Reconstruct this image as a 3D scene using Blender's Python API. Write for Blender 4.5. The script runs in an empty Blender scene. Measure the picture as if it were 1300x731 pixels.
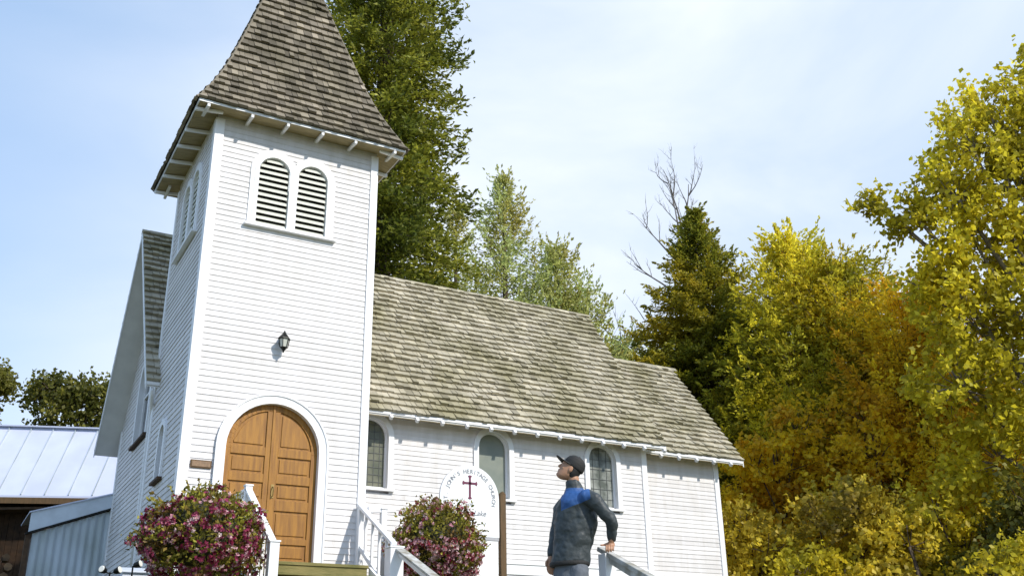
import bpy, bmesh, math, random
import numpy as np
from mathutils import Vector, Matrix, noise as mnoise
rnd = random.Random(7); R_ = math.radians; PI = math.pi
scene = bpy.context.scene
COL = scene.collection

# ------------------------------------------------------------ camera
yaw, pitch, roll = 0.51702, 0.38955, -0.0175
cy_, sy_, cp_, sp_ = math.cos(yaw), math.sin(yaw), math.cos(pitch), math.sin(pitch)
fw = Vector((sy_*cp_, cy_*cp_, sp_)); rt = Vector((cy_, -sy_, 0)); upv = rt.cross(fw)
r2 = math.cos(roll)*rt + math.sin(roll)*upv; u2 = -math.sin(roll)*rt + math.cos(roll)*upv
cam = bpy.data.cameras.new('camera'); camo = bpy.data.objects.new('camera', cam); COL.objects.link(camo)
M = Matrix((r2, u2, -fw)).transposed().to_4x4(); M.translation = Vector((-3.135, -16.143, -2.125))
camo.matrix_world = M
cam.sensor_width = 36; cam.lens = 1272.06/1300*36
cam.shift_x = (650-648.4)/1300; cam.shift_y = -(365.5-367.06)/1300
cam.clip_end = 3000; cam.clip_start = .05
scene.camera = camo

# ------------------------------------------------------------ sky, sun, exposure
SUN_EL, SUN_AZ = R_(38), R_(23)      # azimuth: from -Y (viewer side) towards +X
sun_dir = Vector((math.sin(SUN_AZ)*math.cos(SUN_EL), -math.cos(SUN_AZ)*math.cos(SUN_EL), math.sin(SUN_EL)))
world = bpy.data.worlds.new('World'); scene.world = world; world.use_nodes = True
nt = world.node_tree; nt.nodes.clear()
N_ = nt.nodes.new; L_ = nt.links.new
out = N_('ShaderNodeOutputWorld'); bg = N_('ShaderNodeBackground'); sky = N_('ShaderNodeTexSky')
sky.sky_type = 'NISHITA'; sky.sun_disc = False; sky.sun_elevation = SUN_EL
sky.sun_rotation = math.atan2(sun_dir.x, sun_dir.y)
sky.air_density = 1.0; sky.dust_density = .4; sky.ozone_density = 1.0; sky.altitude = 700
tc = N_('ShaderNodeTexCoord'); mp = N_('ShaderNodeMapping'); mp.inputs['Scale'].default_value = (1.0, 1.0, 2.2)
mp.inputs['Rotation'].default_value = (0.2, 0.35, 0.5)
nz = N_('ShaderNodeTexNoise'); nz.inputs['Scale'].default_value = 2.3; nz.inputs['Detail'].default_value = 6; nz.inputs['Roughness'].default_value = .52
nz.inputs['Distortion'].default_value = .35
rp = N_('ShaderNodeMapRange'); rp.inputs['From Min'].default_value = .30; rp.inputs['From Max'].default_value = .62
rp.inputs['To Min'].default_value = .45; rp.inputs['To Max'].default_value = 1.0
mx = N_('ShaderNodeMix'); mx.data_type = 'RGBA'; mx.inputs[7].default_value = (5.4, 5.75, 6.3, 1)
L_(tc.outputs['Generated'], mp.inputs[0]); L_(mp.outputs[0], nz.inputs['Vector']); L_(nz.outputs['Fac'], rp.inputs[0])
dotn = N_('ShaderNodeVectorMath'); dotn.operation = 'DOT_PRODUCT'; dotn.inputs[1].default_value = (.80, .58, .10); L_(tc.outputs['Generated'], dotn.inputs[0])
dr = N_('ShaderNodeMapRange'); dr.interpolation_type = 'SMOOTHSTEP'; dr.inputs['From Min'].default_value = .48; dr.inputs['From Max'].default_value = .84; dr.inputs['To Min'].default_value = .16; dr.inputs['To Max'].default_value = 1.0
L_(dotn.outputs['Value'], dr.inputs[0])
ad = N_('ShaderNodeMath'); ad.operation = 'MULTIPLY'; L_(rp.outputs[0], ad.inputs[0]); L_(dr.outputs[0], ad.inputs[1])
L_(ad.outputs[0], mx.inputs[0]); hz_ = N_('ShaderNodeMix'); hz_.data_type = 'RGBA'; hz_.inputs[0].default_value = .6; hz_.inputs[7].default_value = (2.5, 3.9, 6.0, 1); L_(sky.outputs[0], hz_.inputs[6]); L_(hz_.outputs[2], mx.inputs[6]); L_(mx.outputs[2], bg.inputs[0])
bg.inputs[1].default_value = 0.145; L_(bg.outputs[0], out.inputs[0])
sl = bpy.data.lights.new('sun', 'SUN'); sl.energy = 3.2; sl.angle = R_(1.0); sl.color = (1, .94, .84)
so = bpy.data.objects.new('sun', sl); COL.objects.link(so); so.rotation_euler = sun_dir.to_track_quat('Z', 'Y').to_euler()
so.location = (10, -20, 30)
vs = scene.view_settings; vs.view_transform = 'Standard'; vs.look = 'None'; vs.exposure = 0.38; vs.gamma = 1; vs.use_curve_mapping = False

# ------------------------------------------------------------ materials
MT = {}
def mat(name, col, rough=.6, metal=0., var=.0, vscale=3., bump=0., bscale=40., col2=None, attr=None, spec=.5, stretch=(1,1,1), detail=4, coat=0.):
    """principled with noise between col and col2; attr: per-face float that brightens / darkens each board or leaf"""
    m = bpy.data.materials.new(name); m.use_nodes = True; t = m.node_tree; b = t.nodes['Principled BSDF']
    b.inputs['Roughness'].default_value = rough; b.inputs['Metallic'].default_value = metal
    b.inputs['Specular IOR Level'].default_value = spec; b.inputs['Coat Weight'].default_value = coat
    c1 = tuple(col)+(1,); c2 = tuple(col2 or [c*(1-var) for c in col])+(1,)
    tcn = t.nodes.new('ShaderNodeTexCoord'); mpn = t.nodes.new('ShaderNodeMapping'); mpn.inputs['Scale'].default_value = stretch
    t.links.new(tcn.outputs['Object'], mpn.inputs[0])
    n = t.nodes.new('ShaderNodeTexNoise'); n.inputs['Scale'].default_value = vscale; n.inputs['Detail'].default_value = detail
    t.links.new(mpn.outputs[0], n.inputs['Vector'])
    r = t.nodes.new('ShaderNodeMapRange'); r.inputs['From Min'].default_value = .35; r.inputs['From Max'].default_value = .68
    t.links.new(n.outputs['Fac'], r.inputs[0])
    mi = t.nodes.new('ShaderNodeMix'); mi.data_type = 'RGBA'; mi.inputs[6].default_value = c1; mi.inputs[7].default_value = c2
    t.links.new(r.outputs[0], mi.inputs[0]); last = mi.outputs[2]
    if attr is not None:
        a = t.nodes.new('ShaderNodeAttribute'); a.attribute_name = 'var'
        rr = t.nodes.new('ShaderNodeMapRange'); rr.inputs['To Min'].default_value = attr[0]; rr.inputs['To Max'].default_value = attr[1]
        t.links.new(a.outputs['Fac'], rr.inputs[0])
        h = t.nodes.new('ShaderNodeVectorMath'); h.operation = 'SCALE'
        t.links.new(last, h.inputs[0]); t.links.new(rr.outputs[0], h.inputs['Scale']); last = h.outputs[0]
    t.links.new(last, b.inputs['Base Color'])
    if bump:
        n2 = t.nodes.new('ShaderNodeTexNoise'); n2.inputs['Scale'].default_value = bscale; n2.inputs['Detail'].default_value = 5
        t.links.new(mpn.outputs[0], n2.inputs['Vector'])
        bm_ = t.nodes.new('ShaderNodeBump'); bm_.inputs['Strength'].default_value = bump; bm_.inputs['Distance'].default_value = .01
        t.links.new(n2.outputs['Fac'], bm_.inputs['Height']); t.links.new(bm_.outputs[0], b.inputs['Normal'])
    MT[name] = m; return m
def leafmat(name, c1, c2, c3, pscale=.35, trans=.45, lo=.55, hi=1.5, rough=.5):
    """two leaf colours picked leaf by leaf, a third in big patches through the crown (turning leaves)"""
    m = bpy.data.materials.new(name); m.use_nodes = True; t = m.node_tree; t.nodes.clear()
    o = t.nodes.new('ShaderNodeOutputMaterial'); pb = t.nodes.new('ShaderNodeBsdfPrincipled'); tr = t.nodes.new('ShaderNodeBsdfTranslucent')
    ms = t.nodes.new('ShaderNodeMixShader'); ms.inputs[0].default_value = trans
    a = t.nodes.new('ShaderNodeAttribute'); a.attribute_name = 'var'
    m1 = t.nodes.new('ShaderNodeMix'); m1.data_type = 'RGBA'; m1.inputs[6].default_value = (*c1, 1); m1.inputs[7].default_value = (*c2, 1)
    t.links.new(a.outputs['Fac'], m1.inputs[0])
    tcn = t.nodes.new('ShaderNodeTexCoord'); n = t.nodes.new('ShaderNodeTexNoise'); n.inputs['Scale'].default_value = pscale; n.inputs['Detail'].default_value = 3
    t.links.new(tcn.outputs['Object'], n.inputs['Vector'])
    r = t.nodes.new('ShaderNodeMapRange'); r.inputs['From Min'].default_value = .42; r.inputs['From Max'].default_value = .62
    t.links.new(n.outputs['Fac'], r.inputs[0])
    m2 = t.nodes.new('ShaderNodeMix'); m2.data_type = 'RGBA'; m2.inputs[7].default_value = (*c3, 1)
    t.links.new(r.outputs[0], m2.inputs[0]); t.links.new(m1.outputs[2], m2.inputs[6])
    wn = t.nodes.new('ShaderNodeMapRange'); wn.inputs['To Min'].default_value = lo; wn.inputs['To Max'].default_value = hi
    a2 = t.nodes.new('ShaderNodeAttribute'); a2.attribute_name = 'val'
    t.links.new(a2.outputs['Fac'], wn.inputs[0])
    sc = t.nodes.new('ShaderNodeVectorMath'); sc.operation = 'SCALE'
    t.links.new(m2.outputs[2], sc.inputs[0]); t.links.new(wn.outputs[0], sc.inputs['Scale'])
    t.links.new(sc.outputs[0], pb.inputs['Base Color']); t.links.new(sc.outputs[0], tr.inputs['Color'])
    pb.inputs['Roughness'].default_value = rough; pb.inputs['Specular IOR Level'].default_value = .35
    t.links.new(pb.outputs[0], ms.inputs[1]); t.links.new(tr.outputs[0], ms.inputs[2]); t.links.new(ms.outputs[0], o.inputs[0])
    MT[name] = m; return m

mat('siding', (.75, .73, .74), .6, col2=(.65, .625, .615), vscale=2.2, bump=.3, bscale=30, attr=(.90, 1.04), stretch=(2.6, 2.6, .5), detail=7)
mat('trim', (.84, .84, .86), .45, var=.05, vscale=5, bump=.1, bscale=50)
mat('soffit', (.66, .65, .62), .7, var=.12, vscale=3)
mat('soffit_shade_tint', (.40, .32, .17), .75, var=.3, vscale=4, bump=.3, stretch=(1, 4, 4))  # ochre tone of the shaded eave underside, put into the base colour
mat('shingle', (.49, .445, .35), .85, col2=(.29, .262, .165), vscale=.9, detail=8, bump=.8, bscale=30, attr=(.64, 1.22), spec=.2)
mat('shingle_spire', (.28, .24, .185), .85, col2=(.155, .135, .095), vscale=1.3, detail=8, bump=.8, bscale=30, attr=(.5, 1.45), spec=.2)
mat('roof_deck', (.10, .09, .07), .9, var=.2)
mat('door_wood', (.37, .165, .015), .55, col2=(.23, .095, .010), vscale=3.5, bump=.25, bscale=14, stretch=(6, 6, .6), detail=6)
mat('brass', (.35, .24, .09), .35, metal=1)
mat('black_iron', (.012, .013, .012), .45, metal=.6)
mat('lamp_glass', (.55, .56, .50), .25)
mat('louver', (.68, .68, .60), .6, var=.1)
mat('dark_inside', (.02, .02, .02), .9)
mat('lead', (.09, .095, .09), .5)
mat('stone', (.30, .19, .11), .7, col2=(.2, .13, .08), vscale=25)
mat('metal_roof', (.62, .66, .82), .45, metal=.08, var=.12, vscale=1.3, bump=.05, bscale=3)
mat('galvanised', (.52, .58, .64), .5, metal=.2, col2=(.36, .41, .41), vscale=2.5, stretch=(1, 1, .3))
mat('galv_trim', (.66, .73, .82), .45, metal=.1, var=.15, vscale=4)
mat('old_wood', (.10, .055, .028), .85, col2=(.05, .03, .018), vscale=6, bump=.5, bscale=20)
mat('firewood', (.27, .16, .08), .9, col2=(.12, .08, .05), vscale=9, bump=.5, bscale=30, attr=(.4, 1.4))
mat('deck_wood', (.24, .20, .07), .8, col2=(.13, .125, .035), vscale=3, bump=.5, bscale=18, stretch=(1, 4, 4))
mat('worn_rail', (.26, .24, .19), .8, col2=(.55, .55, .54), vscale=7, bump=.4, bscale=30)
mat('post_brown', (.135, .075, .03), .75, col2=(.09, .055, .02), vscale=6, bump=.4, bscale=18, stretch=(4, 4, .6))
mat('planter_wood', (.24, .10, .035), .7, col2=(.14, .06, .022), vscale=5, bump=.3, bscale=18, stretch=(4, 4, .7))
mat('sign_white', (.86, .87, .88), .4, var=.03)
mat('sign_grey', (.20, .21, .24), .6)
mat('sign_frame', (.40, .40, .42), .5)
mat('maroon', (.13, .012, .05), .5)
mat('bark', (.10, .07, .045), .9, col2=(.05, .036, .025), vscale=7, bump=.8, bscale=18, stretch=(2, 2, .5))
mat('bark_pale', (.24, .21, .17), .9, col2=(.12, .10, .08), vscale=6, bump=.6, bscale=18, stretch=(2, 2, .5))
mat('dead_wood', (.17, .15, .14), .9, var=.3, vscale=3)
mat('grass_ground', (.075, .095, .025), .95, col2=(.12, .10, .04), vscale=1.2, bump=1, bscale=9)
mat('gravel', (.25, .23, .20), .95, var=.4, vscale=30, bump=1, bscale=40)
mat('concrete', (.34, .33, .30), .9, var=.25, vscale=4, bump=.4, bscale=30)
mat('skin', (.46, .24, .14), .5, var=.12, vscale=14)
mat('jacket', (.045, .056, .060), .55, col2=(.028, .036, .040), vscale=9, bump=.25, bscale=60)
mat('jacket_blue', (.022, .085, .30), .55, col2=(.015, .055, .20), vscale=14, bump=.2, bscale=60)
mat('trousers', (.13, .145, .17), .8, var=.25, vscale=12, bump=.4, bscale=90)
mat('cap_black', (.018, .017, .016), .75, bump=.3, bscale=70)
mat('hair', (.012, .010, .009), .7)
mat('shoe', (.05, .045, .04), .6)
mat('cabinet', (.62, .66, .74), .45, var=.08)
mat('bulb', (.75, .75, .70), .3)
mat('stem_dark', (.03, .03, .012), .9)
leafmat('leaf_bigconifer', (.17, .185, .022), (.32, .31, .035), (.10, .12, .016), .5, 0.43, .75, 1.85)
leafmat('leaf_pale', (.36, .42, .14), (.50, .54, .22), (.38, .34, .08), .5, 0.53, .75, 1.85)
leafmat('leaf_darkfir', (.16, .18, .020), (.27, .25, .022), (.36, .28, .018), .4, 0.46, .75, 1.85)
leafmat('leaf_yellow', (.62, .55, .035), (.70, .60, .05), (.42, .40, .04), .35, 0.60, .75, 1.85)
leafmat('leaf_olive', (.42, .36, .022), (.54, .42, .025), (.25, .24, .02), .45, 0.58, .95, 2.0)
leafmat('leaf_big', (.52, .47, .030), (.60, .50, .035), (.33, .29, .018), .28, 0.60, .75, 1.85)
leafmat('leaf_orange', (.60, .46, .02), (.66, .52, .03), (.50, .31, .018), .5, 0.58, .95, 2.0)
leafmat('leaf_brown', (.40, .32, .03), (.56, .44, .035), (.20, .15, .025), .6, 0.53, .95, 2.0)
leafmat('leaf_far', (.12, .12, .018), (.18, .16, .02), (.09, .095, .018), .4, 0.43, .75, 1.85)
leafmat('bush_leaf', (.24, .25, .03), (.36, .31, .045), (.17, .10, .025), 3.0, .35, .4, 1.6)
leafmat('petal_magenta', (.25, .018, .070), (.40, .09, .17), (.17, .008, .035), 4.0, .3, .5, 1.5)
leafmat('petal_rose', (.30, .03, .055), (.42, .10, .12), (.14, .01, .03), 4.0, .3, .5, 1.5)
leafmat('petal_pale', (.80, .48, .52), (.85, .72, .66), (.70, .30, .38), 6.0, .3, .7, 1.1)

def glassmat(name, c1, c2, cell, rough, vs):
    m = bpy.data.materials.new(name); m.use_nodes = True; t = m.node_tree; b = t.nodes['Principled BSDF']
    tcn = t.nodes.new('ShaderNodeTexCoord')
    n = t.nodes.new('ShaderNodeTexNoise'); n.inputs['Scale'].default_value = vs; n.inputs['Detail'].default_value = 4
    t.links.new(tcn.outputs['Object'], n.inputs['Vector'])
    r = t.nodes.new('ShaderNodeMapRange'); r.inputs['From Min'].default_value = .38; r.inputs['From Max'].default_value = .62; t.links.new(n.outputs['Fac'], r.inputs[0])
    mi = t.nodes.new('ShaderNodeMix'); mi.data_type = 'RGBA'; mi.inputs[6].default_value = (*c1, 1); mi.inputs[7].default_value = (*c2, 1)
    t.links.new(r.outputs[0], mi.inputs[0]); t.links.new(mi.outputs[2], b.inputs['Base Color'])
    b.inputs['Roughness'].default_value = rough; b.inputs['Specular IOR Level'].default_value = .35
    v = t.nodes.new('ShaderNodeTexNoise'); v.inputs['Scale'].default_value = 3; t.links.new(tcn.outputs['Object'], v.inputs['Vector'])
    bp = t.nodes.new('ShaderNodeBump'); bp.inputs['Strength'].default_value = .4; bp.inputs['Distance'].default_value = .02
    t.links.new(v.outputs['Fac'], bp.inputs['Height']); t.links.new(bp.outputs[0], b.inputs['Normal'])
    MT[name] = m
glassmat('glass_patterned', (.10, .11, .075), (.17, .17, .12), .1, .3, 4)
glassmat('glass_obscured', (.19, .215, .185), (.23, .25, .21), .1, .35, 3)
glassmat('glass_tree_reflection', (.10, .11, .09), (.32, .33, .30), .1, .3, 3.5)  # light and dark blotches paint the reflection of trees into the pane
glassmat('glass_dark', (.08, .09, .10), (.14, .15, .17), .1, .12, 2)

# ------------------------------------------------------------ helpers
def link(o, parent=None):
    COL.objects.link(o)
    if parent: o.parent = parent
    return o
def tag(o, label=None, cat=None, group=None, kind=None):
    if label: o['label'] = label
    if cat: o['category'] = cat
    if group: o['group'] = group
    if kind: o['kind'] = kind
    return o
def thing(name, label, cat, loc=(0, 0, 0), rotz=0, group=None):
    o = bpy.data.objects.new(name, None); o.empty_display_size = .2; link(o); o.location = loc; o.rotation_euler[2] = rotz
    return tag(o, label, cat, group)
class MB:
    """mesh collector: vertices, faces, per-face 'var' value"""
    def __init__(s): s.v = []; s.f = []; s.a = []
    def add(s, vs, fs, a=.5):
        n = len(s.v); s.v += [tuple(v) for v in vs]; s.f += [tuple(i+n for i in f) for f in fs]; s.a += [a]*len(fs)
    def quad(s, a, b, c, d, var=.5): s.add([a, b, c, d], [(0, 1, 2, 3)], var)
    def box(s, x0, y0, z0, x1, y1, z1, var=.5):
        vs = [(x, y, z) for x in (x0, x1) for y in (y0, y1) for z in (z0, z1)]
        s.add(vs, [(0, 1, 3, 2), (4, 6, 7, 5), (0, 4, 5, 1), (2, 3, 7, 6), (0, 2, 6, 4), (1, 5, 7, 3)], var)
    def beam(s, p, q, w, h, up=(0, 0, 1), var=.5):
        """box from p to q; w across, h along up"""
        p = Vector(p); q = Vector(q); d = (q-p).normalized(); sd = d.cross(Vector(up)).normalized(); u = sd.cross(d)
        vs = []
        for e in (p, q):
            for i, j in ((-1, -1), (1, -1), (1, 1), (-1, 1)): vs.append(e+sd*(w/2*i)+u*(h/2*j))
        s.add(vs, [(3, 2, 1, 0), (4, 5, 6, 7), (0, 1, 5, 4), (1, 2, 6, 5), (2, 3, 7, 6), (3, 0, 4, 7)], var)
    def prism(s, pts, ext, var=.5):
        """closed polygon pts extruded by vector ext"""
        n = len(pts); e = Vector(ext); vs = [Vector(p) for p in pts]+[Vector(p)+e for p in pts]
        s.add(vs, [tuple(range(n))[::-1], tuple(range(n, 2*n))]+[(i, (i+1) % n, n+(i+1) % n, n+i) for i in range(n)], var)
    def tube(s, pts, rads, k=8, var=.5, cap=True):
        pts = [Vector(p) for p in pts]; n0 = len(s.v); vs = []; fs = []
        ref = None
        for i, p in enumerate(pts):
            d = (pts[min(i+1, len(pts)-1)]-pts[max(i-1, 0)])
            d = d.normalized() if d.length > 1e-6 else Vector((0, 0, 1))
            if ref is None: ref = Vector((1, 0, 0)) if abs(d.x) < .8 else Vector((0, 1, 0))
            a = (ref-d*ref.dot(d)).normalized(); ref = a; b = d.cross(a)
            for j in range(k):
                t = 2*PI*j/k; vs.append(p+(a*math.cos(t)+b*math.sin(t))*rads[i])
        for i in range(len(pts)-1):
            for j in range(k): fs.append((i*k+j, i*k+(j+1) % k, (i+1)*k+(j+1) % k, (i+1)*k+j))
        if cap: fs.append(tuple(range(k))[::-1]); fs.append(tuple((len(pts)-1)*k+j for j in range(k)))
        s.add(vs, fs, var)
    def build(s, name, m, parent=None, bevel=0, smooth=False, fix=False):
        me = bpy.data.meshes.new(name); me.from_pydata(s.v, [], s.f); me.update()
        at = me.attributes.new('var', 'FLOAT', 'FACE'); at.data.foreach_set('value', s.a)
        if fix:
            bm = bmesh.new(); bm.from_mesh(me); bmesh.ops.recalc_face_normals(bm, faces=bm.faces); bm.to_mesh(me); bm.free()
        me.materials.append(MT[m] if isinstance(m, str) else m)
        o = link(bpy.data.objects.new(name, me), parent)
        if smooth:
            for p in me.polygons: p.use_smooth = True
        if bevel:
            b = o.modifiers.new('bevel', 'BEVEL'); b.width = bevel; b.segments = 2; b.limit_method = 'ANGLE'; b.angle_limit = R_(40)
        return o

# a wall plane: origin O, direction S (along), outward normal Nn
class Plane:
    def __init__(s, O, S, Nn): s.O = Vector(O); s.S = Vector(S); s.N = Vector(Nn)
    def P(s, a, z, out=0): v = s.O+s.S*a+s.N*out; return Vector((v.x, v.y, z))

EXPO = .105
def siding(mb, pl, z0, z1, amin, amax, holes=(), lap=.0125):
    """clapboards: amin/amax functions of z; holes: (centre, halfwidth, zbottom, zspring, ztop)"""
    n = int(math.ceil((z1-z0)/EXPO))
    for i in range(n):
        a = z0+i*EXPO; b = min(a+EXPO, z1); var = rnd.random(); zm = (a+b)/2
        segs = [(amin(a), amin(b), amax(a), amax(b))]
        cuts = []
        for (c, hw, zb, zs, zt) in holes:
            if b < zb-.02 or a > zt+.045: continue
            H_ = hw+.045; V_ = zt-zs+.045
            h = H_ if a < zs else H_*math.sqrt(max(0, 1-((a-zs)/V_)**2))
            cuts.append((c-h, c+h))
        cuts.sort(); L0, L1 = segs[0][0], segs[0][1]; out_ = []
        for (c0, c1) in cuts: out_.append((L0, L1, c0, c0)); L0 = L1 = c1
        out_.append((L0, L1, segs[0][2], segs[0][3]))
        for (p0, p1, q0, q1) in out_:
            if q0-p0 < .01 and q1-p1 < .01: continue
            # butt joints between boards
            js = []
            if q0-p0 > 3.5 and rnd.random() < .8: js = [p0+(q0-p0)*rnd.uniform(.2, .8)]
            xs0 = [p0]+js+[q0]; xs1 = [p1]+js+[q1]
            for k in range(len(xs0)-1):
                v2 = rnd.random(); o1 = lap*rnd.uniform(.85, 1.15)
                g = .0015 if js else 0
                mb.quad(pl.P(xs0[k]+g, a, o1), pl.P(xs0[k+1]-g, a, o1), pl.P(xs1[k+1]-g, b, .001), pl.P(xs1[k]+g, b, .001), v2)
                mb.quad(pl.P(xs0[k]+g, a, 0), pl.P(xs0[k+1]-g, a, 0), pl.P(xs0[k+1]-g, a, o1), pl.P(xs0[k]+g, a, o1), v2)

def arch_pts(c, hw, zb, zs, zt, n=20):
    pts = [(c+hw, zb)]
    for i in range(n+1):
        t = PI*i/n; pts.append((c+hw*math.cos(t), zs+(zt-zs)*math.sin(t)))
    pts.append((c-hw, zb)); return pts
def arch_ring(mb, pl, c, hw, zb, zs, zt, fw_, o0, o1, fb=0., back=None):
    """frame around an arch, o0..o1 out from the wall, inner reveal running back to 'back'"""
    inn = arch_pts(c, hw, zb, zs, zt); ou = arch_pts(c, hw+fw_, zb-fb, zs, zt+fw_)
    n = len(inn)
    for i in range(n-1):
        a, b = inn[i], inn[i+1]; A, B = ou[i], ou[i+1]
        mb.quad(pl.P(*A, o1), pl.P(*B, o1), pl.P(*b, o1), pl.P(*a, o1))
        mb.quad(pl.P(*A, o0), pl.P(*B, o0), pl.P(*B, o1), pl.P(*A, o1))
        mb.quad(pl.P(*a, o1), pl.P(*b, o1), pl.P(*b, back if back is not None else o0), pl.P(*a, back if back is not None else o0))
    for k in (0, n-1): mb.quad(pl.P(*inn[k], o0), pl.P(*ou[k], o0), pl.P(*ou[k], o1), pl.P(*inn[k], o1))
def arch_fill(mb, pl, c, hw, zb, zs, zt, o):
    pts = arch_pts(c, hw, zb, zs, zt, 24); mb.add([pl.P(a, z, o) for a, z in pts], [tuple(range(len(pts)))])

def shingles(mb, O, A, S, Nn, slope_len, aminf, amaxf, expo=.21, wmin=.08, wmax=.20, thick=.042, jitter=.016):
    """rows of single shingles. O origin on eave, A along, S up-slope, Nn normal; aminf/amaxf(s) extents"""
    O, A, S, Nn = Vector(O), Vector(A), Vector(S), Vector(Nn)
    k = 0; s = -.03
    while s < slope_len-.02:
        a0 = aminf(max(s, 0)); a1 = amaxf(max(s, 0)); top = min(s+expo*1.25, slope_len)
        a = a0; rowj = rnd.uniform(-.006, .006); wave = rnd.uniform(0, 6)
        while a < a1-.005:
            w = rnd.uniform(wmin, wmax); w = min(w, a1-a)
            if a1-(a+w) < .05: w = a1-a
            sj = s+rowj+rnd.uniform(-jitter, jitter)+.012*math.sin(a*.9+wave); th = thick*rnd.uniform(.75, 1.5); g = .004 if w > .03 else 0
            lift = rnd.uniform(0, .010) if rnd.random() < .85 else rnd.uniform(.01, .03)
            tilt = rnd.uniform(-.005, .005)
            b0 = O+A*(a+g)+S*sj; b1 = O+A*(a+w-g)+S*sj
            ta, tb = max(a+g, aminf(top)), min(a+w-g, amaxf(top))
            if tb < ta: ta = tb = (ta+tb)/2
            t0 = O+A*ta+S*top; t1 = O+A*tb+S*top
            base = .012
            v = .25+rnd.random()*.5+(.25 if rnd.random() < .12 else 0)-(.25 if rnd.random() < .10 else 0)
            P = [b0+Nn*(base+lift), b1+Nn*(base+lift), b1+Nn*(base+lift+th+tilt+.012), b0+Nn*(base+lift+th-tilt+.012), t0+Nn*.006, t1+Nn*.006]
            mb.add(P, [(0, 1, 2, 3), (3, 2, 5, 4), (0, 3, 4), (1, 5, 2)], v)
            a += w
        s += expo*rnd.uniform(.97, 1.03); k += 1

# ------------------------------------------------------------ ground
def gz(y):
    pts = [(-400, -3.4), (-16, -3.06), (-10.4, -2.74), (-8.35, -1.76), (-7.4, -1.72), (-4, -1.1), (600, -1.1)]
    for (a, za), (b, zb) in zip(pts, pts[1:]):
        if a <= y <= b: return za+(zb-za)*(y-a)/(b-a)
    return -1.1
me_v = []; me_f = []
ys = [-400, -150, -60, -30]+[-22+.5*i for i in range(60)]+[10, 20, 40, 80, 160, 320, 600]
xs = [-500, -200, -80, -40]+[-20+1.0*i for i in range(61)]+[60, 100, 200, 500]
for y in ys:
    for x in xs: me_v.append((x, y, gz(y)+(.06*mnoise.noise(Vector((x*.4, y*.4, 0))) if abs(y) < 40 and not (-2 < x < 15 and -5 < y < 10) else 0)))
nx = len(xs)
for j in range(len(ys)-1):
    for i in range(nx-1): me_f.append((j*nx+i, j*nx+i+1, (j+1)*nx+i+1, (j+1)*nx+i))
g = MB(); g.add(me_v, me_f); tag(g.build('ground', 'grass_ground'), kind='structure')
g = MB()
for j in range(14):
    y0, y1 = -8.2+.3*j, -8.2+.3*(j+1)
    g.quad((.9, y0, gz(y0)+.05), (2.35, y0, gz(y0)+.05), (2.35, y1, gz(y1)+.05), (.9, y1, gz(y1)+.05))
tag(g.build('path', 'gravel'), kind='structure')

# ------------------------------------------------------------ the church
church = thing('church', 'white clapboard church with shingled bell tower, brown arched doors and long shingled nave roof', 'church')
W, D = 3.086, 3.015; NY = 3.015; RY = 5.70; BY = 2*RY-NY; GX = .25
XB, XC, NC = 11.375, 13.985, 3.483; CBY = 2*RY-NC
HR, HE, OV, VERGE = 7.822, 3.458, .414, -.24
TZ = 7.80; BASE = -1.1
PF = Plane((0, 0, 0), (1, 0, 0), (0, -1, 0))            # tower front
PL = Plane((0, 0, 0), (0, 1, 0), (-1, 0, 0))            # tower left
PR = Plane((W, 0, 0), (0, 1, 0), (1, 0, 0))
PBk = Plane((0, D, 0), (1, 0, 0), (0, 1, 0))
PN = Plane((0, NY, 0), (1, 0, 0), (0, -1, 0))           # nave front
PG = Plane((GX, 0, 0), (0, 1, 0), (-1, 0, 0))           # nave gable
PCh = Plane((0, NC, 0), (1, 0, 0), (0, -1, 0))
door_c, door_hw, door_b, door_s, door_t = 1.466, .784, -.2, 1.766, 2.55
lv = [(c, .285, 5.76, 6.885, 7.17) for c in (1.116, 1.838)]
lvl = [(c, .285, 5.80, 6.925, 7.21) for c in (1.21, 1.93)]
narrow = (1.66, .20, 1.46, 2.22, 2.42)
DEPTH = .13
# tower walls
m = MB()
siding(m, PF, BASE, TZ, lambda z: 0, lambda z: W, [(door_c, door_hw, door_b, door_s, door_t)]+lv)
siding(m, PL, BASE, TZ, lambda z: 0, lambda z: D, [narrow]+lvl)
siding(m, PR, BASE, TZ, lambda z: 0, lambda z: D)
siding(m, PBk, BASE, TZ, lambda z: 0, lambda z: W)
m.box(.16, .16, BASE, W-.16, D-.02, TZ+.1)
m.build('tower_wall', 'siding', church)
# nave walls
SL = (HR-HE)/(RY-(NY-OV)); ang = math.atan(SL)
def roofz(y): return HR-abs(y-RY)*SL
WALLTOP = roofz(NY)-.10
nw = [(4.366+2.88*i, .38, 1.93, 3.02, 3.40) for i in range(3)]
gw = (5.70, .66, 3.06, 4.3, 4.95)
m = MB()
siding(m, PN, BASE, WALLTOP, lambda z: GX, lambda z: XB, nw)
siding(m, PG, BASE, HR-.2, lambda z: NY if z < WALLTOP else RY-(HR-.1-z)/SL, lambda z: BY if z < WALLTOP else RY+(HR-.1-z)/SL, [gw])
PGr = Plane((XB, 0, 0), (0, 1, 0), (1, 0, 0))
siding(m, PGr, BASE, HR-.2, lambda z: NY if z < WALLTOP else RY-(HR-.1-z)/SL, lambda z: BY if z < WALLTOP else RY+(HR-.1-z)/SL)
siding(m, Plane((0, BY, 0), (1, 0, 0), (0, 1, 0)), BASE, WALLTOP, lambda z: GX, lambda z: XB)
m.box(GX+.16, NY+.16, BASE, XB-.02, BY-.02, WALLTOP-.05)
pts = [(GX+.16, NY+.2, WALLTOP-.06), (GX+.16, RY, HR-.4), (GX+.16, BY-.2, WALLTOP-.06)]
m.prism(pts, (XB-GX-.2, 0, 0))
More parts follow.
